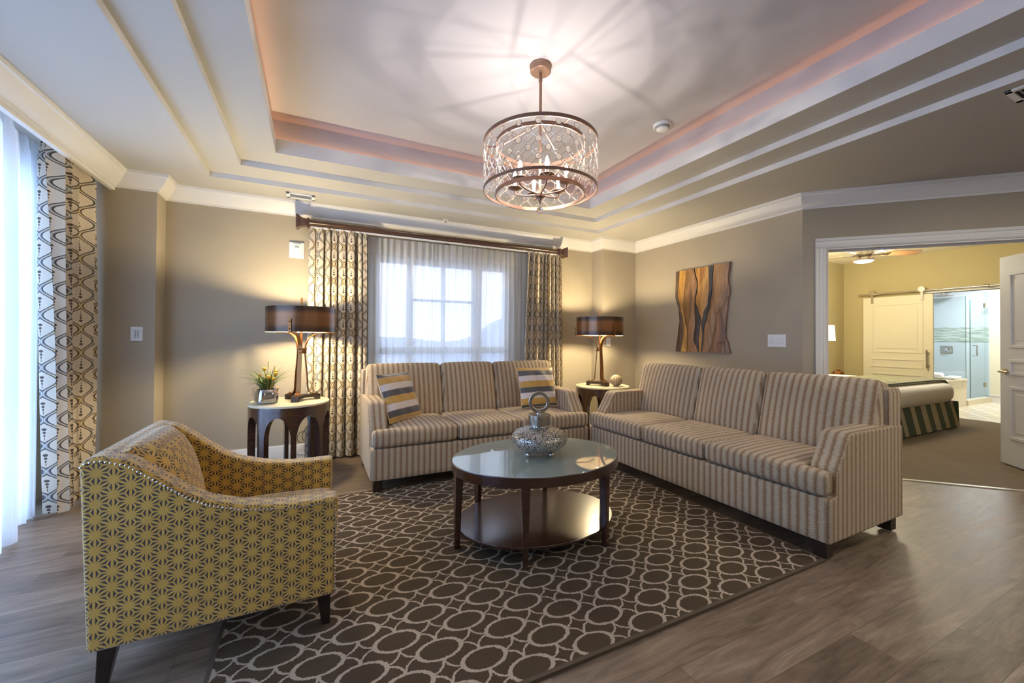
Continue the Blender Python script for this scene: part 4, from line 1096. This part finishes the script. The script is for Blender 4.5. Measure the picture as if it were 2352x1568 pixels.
MB().tube(bez((0, -.04, -.02), (0, -.09, -.10), (-.09, -.07, -.16), (-.06, -.06, -.22), 14) + bez((-.06, -.06, -.22), (-.02, -.06, -.29), (.05, -.08, -.22), (-.02, -.09, -.15), 14) + bez((-.02, -.09, -.15), (-.12, -.1, -.10), (-.14, -.06, -.28), (-.05, -.07, -.25), 14)[1:], .0035, 6).build('cord', 'cord', ot)
plate_x('light_switch', 'small white switch plate on the pier behind the corner lamp', (3.545, 4.329, 1.165), 0, .072, .115, (0,))
def vent(label, loc, lx, ly, rz, n):
    r = thing('air_vent', label, 'vent', loc, rz, 'ceiling air vents')
    MB().box(-lx / 2, lx / 2, -ly / 2, -ly / 2 + .028, -.010, 0).box(-lx / 2, lx / 2, ly / 2 - .028, ly / 2, -.010, 0).box(-lx / 2, -lx / 2 + .03, -ly / 2, ly / 2, -.010, 0).box(lx / 2 - .03, lx / 2, -ly / 2, ly / 2, -.010, 0).build('frame', 'plastic', r, smooth=False, bevel=.002)
    MB().box(-lx / 2 + .02, lx / 2 - .02, -ly / 2 + .02, ly / 2 - .02, -.003, -.001).build('duct_shade_sheet', 'dark', r, smooth=False)  # dark sheet painted as the shade inside the duct, behind the slats
    b = MB()
    for i in range(n):
        y = -ly / 2 + .03 + (ly - .06) * (i + .5) / n; b.box(-lx / 2 + .03, lx / 2 - .03, y - .004, y + .001, -.009, -.003)
    b.build('slats', 'plasticgrey', r, smooth=False)
vent('small white air vent in the ceiling above the drape by the thermostat', (-.125, 4.30, ZC), .24, .15, 0, 7)
vent('white air vent in the ceiling near the bedroom doorway', (3.385, .62, ZC), .20, .34, 0, 9)
sm = thing('smoke_detector', 'round white smoke detector on the tray ceiling', 'smoke detector', (2.46, 2.36, ZT))
MB().lathe([(0, -.045), (.035, -.045), (.046, -.038), (.056, -.018), (.066, -.016), (.068, 0), (0, 0)], 40).build('housing', 'plastic', sm)
MB().lathe([(.05, -.034), (.056, -.026), (.058, -.02), (.05, -.02)], 40).build('sensor_ring', 'plasticgrey', sm)
for lb, p in (('small white sprinkler head in the ceiling above the window', (1.315, 4.42, ZC)),):
    sp = thing('sprinkler_head', lb, 'sprinkler', p)
    MB().lathe([(0, -.006), (.028, -.006), (.03, 0), (0, 0)], 20).build('escutcheon', 'plastic', sp)
    MB().cyl((0, 0, -.028), (0, 0, -.004), .006, .008, 10).lathe([(0, -.03), (.015, -.03), (.015, -.027), (0, -.027)], 14).build('deflector', 'nickel', sp)

# ------------------------------------------------------------------ chandelier
CH = (1.252, 2.187)
cd = thing('chandelier', 'drum chandelier of bronze rings and crystal beads with candle bulbs', 'chandelier', (*CH, 0))
MB().lathe([(0, ZT - .044), (.058, ZT - .044), (.064, ZT - .039), (.064, ZT - .012), (.068, ZT - .008), (.068, ZT), (0, ZT)], 40).build('canopy', 'chandmetal', cd)
MB().cyl((0, 0, ZT - .05), (0, 0, 2.60), .009, .009, 12).cyl((0, 0, ZT - .10), (0, 0, ZT - .05), .013, .008, 12).build('stem', 'chandmetal', cd)
MB().ico((0, 0, 2.575), .028, 2).build('crystal_ball', 'crystal', cd)
MB().cyl((0, 0, 2.55), (0, 0, 2.09), .008, .008, 12).build('centre_rod', 'chandmetal', cd)
def hoop(R, z0, z1, th=.006):
    b = MB(); b.lathe([(R - th, z0), (R, z0), (R, z1), (R - th, z1)], 96, closed=True); return b
hoops = ((.352, 2.395, 2.417), (.277, 2.388, 2.41), (.352, 2.11, 2.126), (.277, 2.082, 2.104))
for R, a, c in hoops: hoop(R, a, c).build('hoop', 'chandmetal', cd)
for k in range(3):
    a = k * 2 * PI / 3 + .5; ca, sa = math.cos(a), math.sin(a)
    MB().tube([(0, 0, 2.54), (ca * .274, sa * .274, 2.398)], .006, 8).cyl((ca * .27, sa * .27, 2.406), (ca * .35, sa * .35, 2.406), .006, .006, 8).build('support_arm', 'chandmetal', cd)
MB().lathe([(0, 2.055), (.010, 2.055), (.014, 2.07), (.03, 2.08), (.032, 2.095), (.022, 2.11), (.0, 2.11)], 24).lathe([(0, 2.038), (.006, 2.038), (.008, 2.055), (0, 2.056)], 14).build('hub', 'chandmetal', cd)
MB().cyl((0, 0, 2.04), (0, 0, 2.015), .0015, .0015, 6).ico((0, 0, 1.995), .023, 2).build('crystal_drop', 'crystal', cd)
for k in range(6):
    a = k * PI / 3 + .25; ca, sa = math.cos(a), math.sin(a); r_ = .165
    P = [(ca * .02, sa * .02, 2.095), (ca * .10, sa * .10, 2.098), (ca * .145, sa * .145, 2.102), (ca * r_, sa * r_, 2.12), (ca * r_, sa * r_, 2.145)]
    MB().tube(bez(P[0], P[1], P[2], P[3], 8) + [P[4]], .0055, 8).build('arm', 'chandmetal', cd)
    c = (ca * r_, sa * r_, 0)
    MB().lathe([(0, 2.142), (.02, 2.144), (.045, 2.154), (.043, 2.157), (.018, 2.15), (0, 2.15)], 24, c).build('bobeche', 'chandmetal', cd)
    MB().cyl((c[0], c[1], 2.15), (c[0], c[1], 2.198), .0105, .0105, 14).build('candle_sleeve', 'candle', cd)
    MB().lathe([(.0, 2.198), (.008, 2.2), (.0135, 2.218), (.0125, 2.235), (.006, 2.254), (.001, 2.266)], 16, c).build('candle_bulb', 'bulb', cd)
bead = MB(); bead.ball((0, 0, 0), .0155, sx=.42, seg=14, rings=9); nf0 = len(bead.bm.faces); bead.tube([(0, .0162 * math.cos(2 * PI * i / 20), .0162 * math.sin(2 * PI * i / 20)) for i in range(20)], .0014, 5, True)
bead.bm.faces.ensure_lookup_table()
for fc in bead.bm.faces[nf0:]: fc.material_index = 1
bd0 = bead.build('crystal_bead', 'bead', cd); bd0.data.materials.append(MAT['chandmetal'])
first = True; pts_by = {}
for row in range(5):
    z = 2.372 - .048 * row
    for k in range(20):
        a = (k + .5 * (row % 2)) * 2 * PI / 20 + .08; R = .349
        o = bd0 if first else bd0.copy()
        if not first: COL.objects.link(o); o.parent = cd
        first = False
        o.location = (R * math.cos(a), R * math.sin(a), z); o.rotation_euler = (0, 0, a); pts_by[(row, k)] = (R * math.cos(a), R * math.sin(a), z)
ch_ = MB()
for k in range(20):
    p = pts_by[(0, k)]; ch_.tube([(p[0], p[1], 2.396), p], .0008, 4)
    for row in range(4):
        p = pts_by[(row, k)]; nb_ = [(row + 1, k), (row + 1, (k - 1) % 20)] if row % 2 == 0 else [(row + 1, k), (row + 1, (k + 1) % 20)]
        for q in nb_: ch_.tube([p, pts_by[q]], .0013, 4)
    p = pts_by[(4, k)]
    for da in (-.5, .5):
        a = (k + da) * 2 * PI / 20 + .08; ch_.tube([p, (.349 * math.cos(a), .349 * math.sin(a), 2.124)], .0013, 4)
ch_.build('chain_lattice', plain('bead_chain', C(226, 216, 206), 0.25, metal=0.8), cd)
il = MB(); n = 16; R = .274; z0, z1 = 2.102, 2.39; m_ = 6
for k in range(n):
    for sg in (1, -1):
        for j in range(m_):
            a0 = (k + sg * j * .5) * 2 * PI / n; a1 = (k + sg * (j + 1) * .5) * 2 * PI / n
            il.tube([(R * math.cos(a0), R * math.sin(a0), z0 + (z1 - z0) * j / m_), (R * math.cos(a1), R * math.sin(a1), z0 + (z1 - z0) * (j + 1) / m_)], .0012, 4)
il.build('inner_lattice', plain('inner_chain', C(220, 206, 192), 0.25, metal=0.8), cd)
ib_ = MB()
for row in range(3):
    for k in range(16):
        a = (k + .5 * (row % 2)) * 2 * PI / 16; ib_.ico((R * math.cos(a), R * math.sin(a), z0 + (z1 - z0) * (2 * row + 1) / 6), .011, 2)
tag(ib_.build('inner_beads', 'crystal', cd), kind='stuff')

# ------------------------------------------------------------------ bedroom
bd = thing('bed', 'wide bed in white linen with a striped skirt beyond the doorway', 'bed', (6.25, 2.40, 0))
MB().rbox(0, 1.9, .0, 1.83, .33, .63, .13, 10, (0, 0, .015)).build('duvet', 'linen', bd, ang=70)
MB().rbox(.10, 1.80, .12, 1.80, .20, .40, .03, 5).build('mattress', 'linen', bd, ang=70)
sk = MB(); pth = []
for i in range(160):
    x = -.0 + 1.93 * i / 159; pth.append((x, .0 + .006 * math.sin(i * .21)))
for i in range(120): pth.append((1.93 + .006 * math.sin(i * .21), 1.8 * i / 119))
L = sk.bm.loops.layers.uv.verify(); prev = None; u_ = 0
for i, (x, y) in enumerate(pth):
    fl_ = 1.0; cur = (sk.bm.verts.new((x, y + (.05 if i < 160 else 0), .36)), sk.bm.verts.new((x + (0.03 if i >= 160 else 0), y - (.02 if i < 160 else 0), .02)), u_)
    if prev:
        fc = sk.bm.faces.new((prev[1], cur[1], cur[0], prev[0]))
        for lp, uv_ in zip(fc.loops, ((prev[2], 0), (cur[2], 0), (cur[2], 1), (prev[2], 1))): lp[L].uv = uv_
    prev = cur
    if i + 1 < len(pth): u_ += math.hypot(pth[i + 1][0] - x, pth[i + 1][1] - y)
sk.build('bed_skirt', 'skirt', bd, uvfun=False, recalc=False)
MB().rbox(-.02, 1.915, .10, .95, .585, .662, .05, 8, (0, 0, .01)).build('bed_runner', 'runner', bd, ang=70)
MB().tube([(0, .10, .655), (.5, .098, .660), (1.5, .098, .660), (1.8, .10, .65), (1.89, .10, .61), (1.925, .10, .56)], .008, 6).build('runner_piping', 'piping', bd)
ns = thing('nightstand', 'low wooden nightstand beside the bed below the small lamp', 'nightstand', (8.22, 3.70, 0))
MB().box(.0, .5, 0, .5, .10, .58).build('body', 'espresso', ns, smooth=False, bevel=.004)
MB().box(-.01, .51, -.01, .5, .58, .60).build('top', 'espresso', ns, smooth=False, bevel=.003)
MB().box(.02, .48, -.012, .0, .36, .56).build('drawer', 'espresso', ns, smooth=False, bevel=.003)
for x in (.03, .47):
    for y in (.04, .46): MB().box(x - .02, x + .02, y - .02, y + .02, 0, .10).build('leg', 'legwood', ns, smooth=False)
bl = thing('bedside_lamp', 'small lit bedside lamp with a white shade by the bedroom wall', 'lamp', (8.30, 4.10, .601))
MB().lathe([(0, 0), (.07, 0), (.07, .015), (.02, .03), (.015, .1), (.03, .22), (.02, .32), (.008, .36), (.008, .56), (0, .56)], 24).build('base', 'bronze', bl)
b = MB(); b.lathe([(.13, .60), (.115, .88)], 36)
for fc in [q for q in b.bm.faces if len(q.verts) > 4]: b.bm.faces.remove(fc)
b.build('lamp_shade', 'bedshade', bl)
jr = thing('trinket_box', 'small brass lidded box on the nightstand', 'box', (8.33, 3.93, .601))
MB().lathe([(0, 0), (.075, 0), (.085, .01), (.085, .05), (0, .05)], 28).build('body', 'bronze', jr)
MB().lathe([(0, .05), (.09, .05), (.05, .07), (.015, .08), (.02, .10), (.012, .115), (0, .115)], 24).build('lid', 'bronze', jr)
fn = thing('ceiling_fan', 'ceiling fan with a lit round lens in the bedroom', 'ceiling fan', (7.25, 3.10, 0), math.radians(-40))
MB().lathe([(0, 2.375), (.118, 2.375), (.128, 2.39), (.124, 2.42), (.10, 2.44), (.10, 2.45), (.118, 2.46), (.112, 2.55), (.09, 2.57), (.085, 2.68), (0, 2.68)], 40).build('motor_housing', 'nickel', fn)
MB().lathe([(0, 2.345), (.05, 2.348), (.095, 2.358), (.116, 2.376), (0, 2.376)], 36).build('light_lens', 'fanlight', fn)
for k in range(5):
    a = k * 2 * PI / 5
    Mx = Matrix.Rotation(a, 4, 'Z') @ Matrix.Translation((0, 0, 2.475)) @ Matrix.Rotation(math.radians(-15), 4, 'X')
    bl_ = MB().prism([(.24, -.055), (.34, -.068), (.60, -.075), (.68, -.06), (.70, 0), (.68, .06), (.60, .075), (.34, .068), (.24, .055)], -.004, .004, 'z').xf(Mx).build('blade', 'bladewood', fn, smooth=False)
    MB().strap([(.09, 0, -.02), (.17, 0, -.015), (.24, 0, -.006), (.32, 0, -.006)], (0, 1, 0), [.03, .02, .05, .09], .006).xf(Mx).build('blade_iron', 'darkbronze', bl_)
# ------------------------------------------------------------------ bathroom
tb = thing('bathtub', 'cream tiled tub deck with a marble band in the bathroom', 'bathtub', (9.45, 3.12, 0))
MB().box(0, 1.55, 0, 1.4, 0, .34).build('apron', 'tubtile', tb, smooth=False)
MB().box(-.005, 1.555, -.005, 1.4, .34, .48).build('marble_band', 'marble', tb, smooth=False)
b = MB(); b.box(-.01, 1.56, -.01, .22, .48, .505).box(-.01, 1.56, 1.2, 1.41, .48, .505).box(-.01, .2, .22, 1.2, .48, .505).box(1.36, 1.56, .22, 1.2, .48, .505); b.build('deck', 'tubtile', tb, smooth=False, bevel=.004)
MB().lathe([(.62, .51), (.60, .515), (.56, .50), (.5, .25), (.4, .12), (0, .10)], 40, (.78, .71, 0), ex=(1, .78)).build('basin', 'plastic', tb)
def towel(label, loc, sx, sy, h, rz):
    b = MB(); b.rbox(-sx / 2, sx / 2, -sy / 2, sy / 2, 0, h, h * .48, 8, (0, 0, .004))
    o = b.build('folded_towel', 'towel', None, ang=80); o.location = loc; o.rotation_euler = (0, 0, rz); tag(o, label, 'towel', 'towels on the tub deck')
towel('thick white towel roll lying on the tub deck behind the flat one', (10.63, 3.42, .507), .52, .20, .10, .25)
towel('flat folded white towel at the edge of the tub deck', (10.72, 3.23, .507), .50, .17, .045, .1)
sh = thing('shower_enclosure', 'clear glass shower enclosure with a hinged door in the bathroom', 'shower', (0, 0, 0))
MB().box(11.005, 11.08, 3.10, 3.30, 0, .10).box(11.08, 12.19, 3.10, 3.20, 0, .10).box(11.01, 11.08, 3.30, 4.5, 0, .10).build('curb', 'tubtile', sh, smooth=False)
MB().box(11.035, 11.045, 3.14, 4.5, .51, 2.06).build('fixed_panel', 'shower', sh, smooth=False)
MB().box(11.034, 11.046, 3.136, 3.141, .51, 2.06).build('panel_edge', 'showeredge', sh, smooth=False)
dr = MB().box(11.30, 12.02, 3.150, 3.160, .12, 2.0).build('glass_door', 'shower', sh, smooth=False)
MB().box(11.296, 11.301, 3.149, 3.161, .12, 2.0).build('door_edge', 'showeredge', dr, smooth=False)
MB().box(12.03, 12.185, 3.150, 3.160, .11, 2.2).build('side_panel', 'shower', sh, smooth=False)
for z in (.30, 1.88): MB().box(11.99, 12.07, 3.14, 3.17, z, z + .09).build('hinge', 'nickel', sh, smooth=False, bevel=.003)
MB().tube([(11.40, 3.15, .93), (11.40, 3.09, .93), (11.40, 3.09, 1.13), (11.40, 3.15, 1.13)], .011, 10).build('door_pull', 'chrome', dr)
shd = thing('rain_shower', 'flat square rain shower head on the shower wall', 'shower head', (11.95, 3.72, 2.17))
MB().box(-.12, .12, -.12, .12, -.012, .012).build('head', 'nickel', shd, smooth=False, bevel=.005)
MB().tube([(0, 0, .01), (0, 0, .06), (.05, 0, .08), (.25, 0, .08)], .012, 10).build('arm', 'nickel', shd)
vv = thing('shower_valve', 'square chrome shower valve on the shower wall', 'faucet', (12.198, 3.755, 1.03))
MB().box(-.012, 0, -.095, .095, -.08, .08).build('plate', 'nickel', vv, smooth=False, bevel=.02)
MB().cyl((-.012, 0, 0), (-.06, 0, 0), .045, .035, 24).tube([(-.05, 0, 0), (-.055, -.05, -.04)], .01, 8).build('knob', 'chrome', vv)

# ------------------------------------------------------------------ light
def lamp_pt(name, loc, watts, col, r=.03):
    l = bpy.data.lights.new(name, 'POINT'); l.energy = watts; l.color = col; l.shadow_soft_size = r
    o = bpy.data.objects.new(name, l); o.location = loc; COL.objects.link(o); return o
def lamp_area(name, loc, rot, sx, sy, watts, col):
    l = bpy.data.lights.new(name, 'AREA'); l.shape = 'RECTANGLE'; l.size = sx; l.size_y = sy; l.energy = watts; l.color = col
    o = bpy.data.objects.new(name, l); o.location = loc; o.rotation_euler = rot; COL.objects.link(o); return o
WARM = (1.0, .82, .50)
for k in range(6):
    a = k * PI / 3 + .25; lamp_pt('chandelier_light', (CH[0] + .165 * math.cos(a), CH[1] + .165 * math.sin(a), 2.276), 3.1, (1.0, .90, .84), .004)
for p in (Lp1, Lp2): lamp_pt('lamp_light', (p[0], p[1], p[2] + .70), 78.0, WARM, .04)
lamp_pt('fan_light', (7.25, 3.10, 2.29), 66.0, (1.0, .90, .66), .28)
lamp_pt('bedside_light', (8.30, 4.10, 1.34), 3.0, WARM, .05)
lamp_area('bath_light', (11.2, 3.0, 2.44), (0, 0, 0), .5, .5, 30, (.90, .96, 1.0))
lamp_area('daylight_sliding_door', (-2.25, 2.1, 1.3), (0, -PI / 2, 0), 2.4, 3.9, 118, (.22, .48, 1.0))

for p in ((4.6, -1.1, 2.515), (1.6, -1.3, 2.515), (3.6, .2, 2.515)): lamp_area('fill_light', p, (0, 0, 0), .14, .14, 11.0, (1.0, .93, .80))  # unseen fill lamps added out of view to brighten the room
w = bpy.data.worlds.new('world'); S.world = w; w.use_nodes = True
nt = w.node_tree; bg = nt.nodes['Background']
tc = nt.nodes.new('ShaderNodeTexCoord'); sp = nt.nodes.new('ShaderNodeSeparateXYZ'); nt.links.new(tc.outputs['Generated'], sp.inputs[0])
rp = nt.nodes.new('ShaderNodeValToRGB'); nt.links.new(sp.outputs[2], rp.inputs[0])
e = rp.color_ramp.elements; e[0].position = 0.0; e[0].color = C(232, 228, 244); e[1].position = .6; e[1].color = C(206, 222, 248)
nt.links.new(rp.outputs[0], bg.inputs[0]); bg.inputs[1].default_value = 1.9

S.view_settings.view_transform = 'Standard'; S.view_settings.look = 'None'; S.view_settings.gamma = 1.0; S.view_settings.exposure = 0.95
S.view_settings.use_curve_mapping = False
S.cycles.use_denoising = True
S.cycles.max_bounces = 8; S.cycles.diffuse_bounces = 4; S.cycles.glossy_bounces = 3; S.cycles.transmission_bounces = 6; S.cycles.adaptive_threshold = 0.02; S.cycles.transparent_max_bounces = 12; S.cycles.sample_clamp_indirect = 4.0
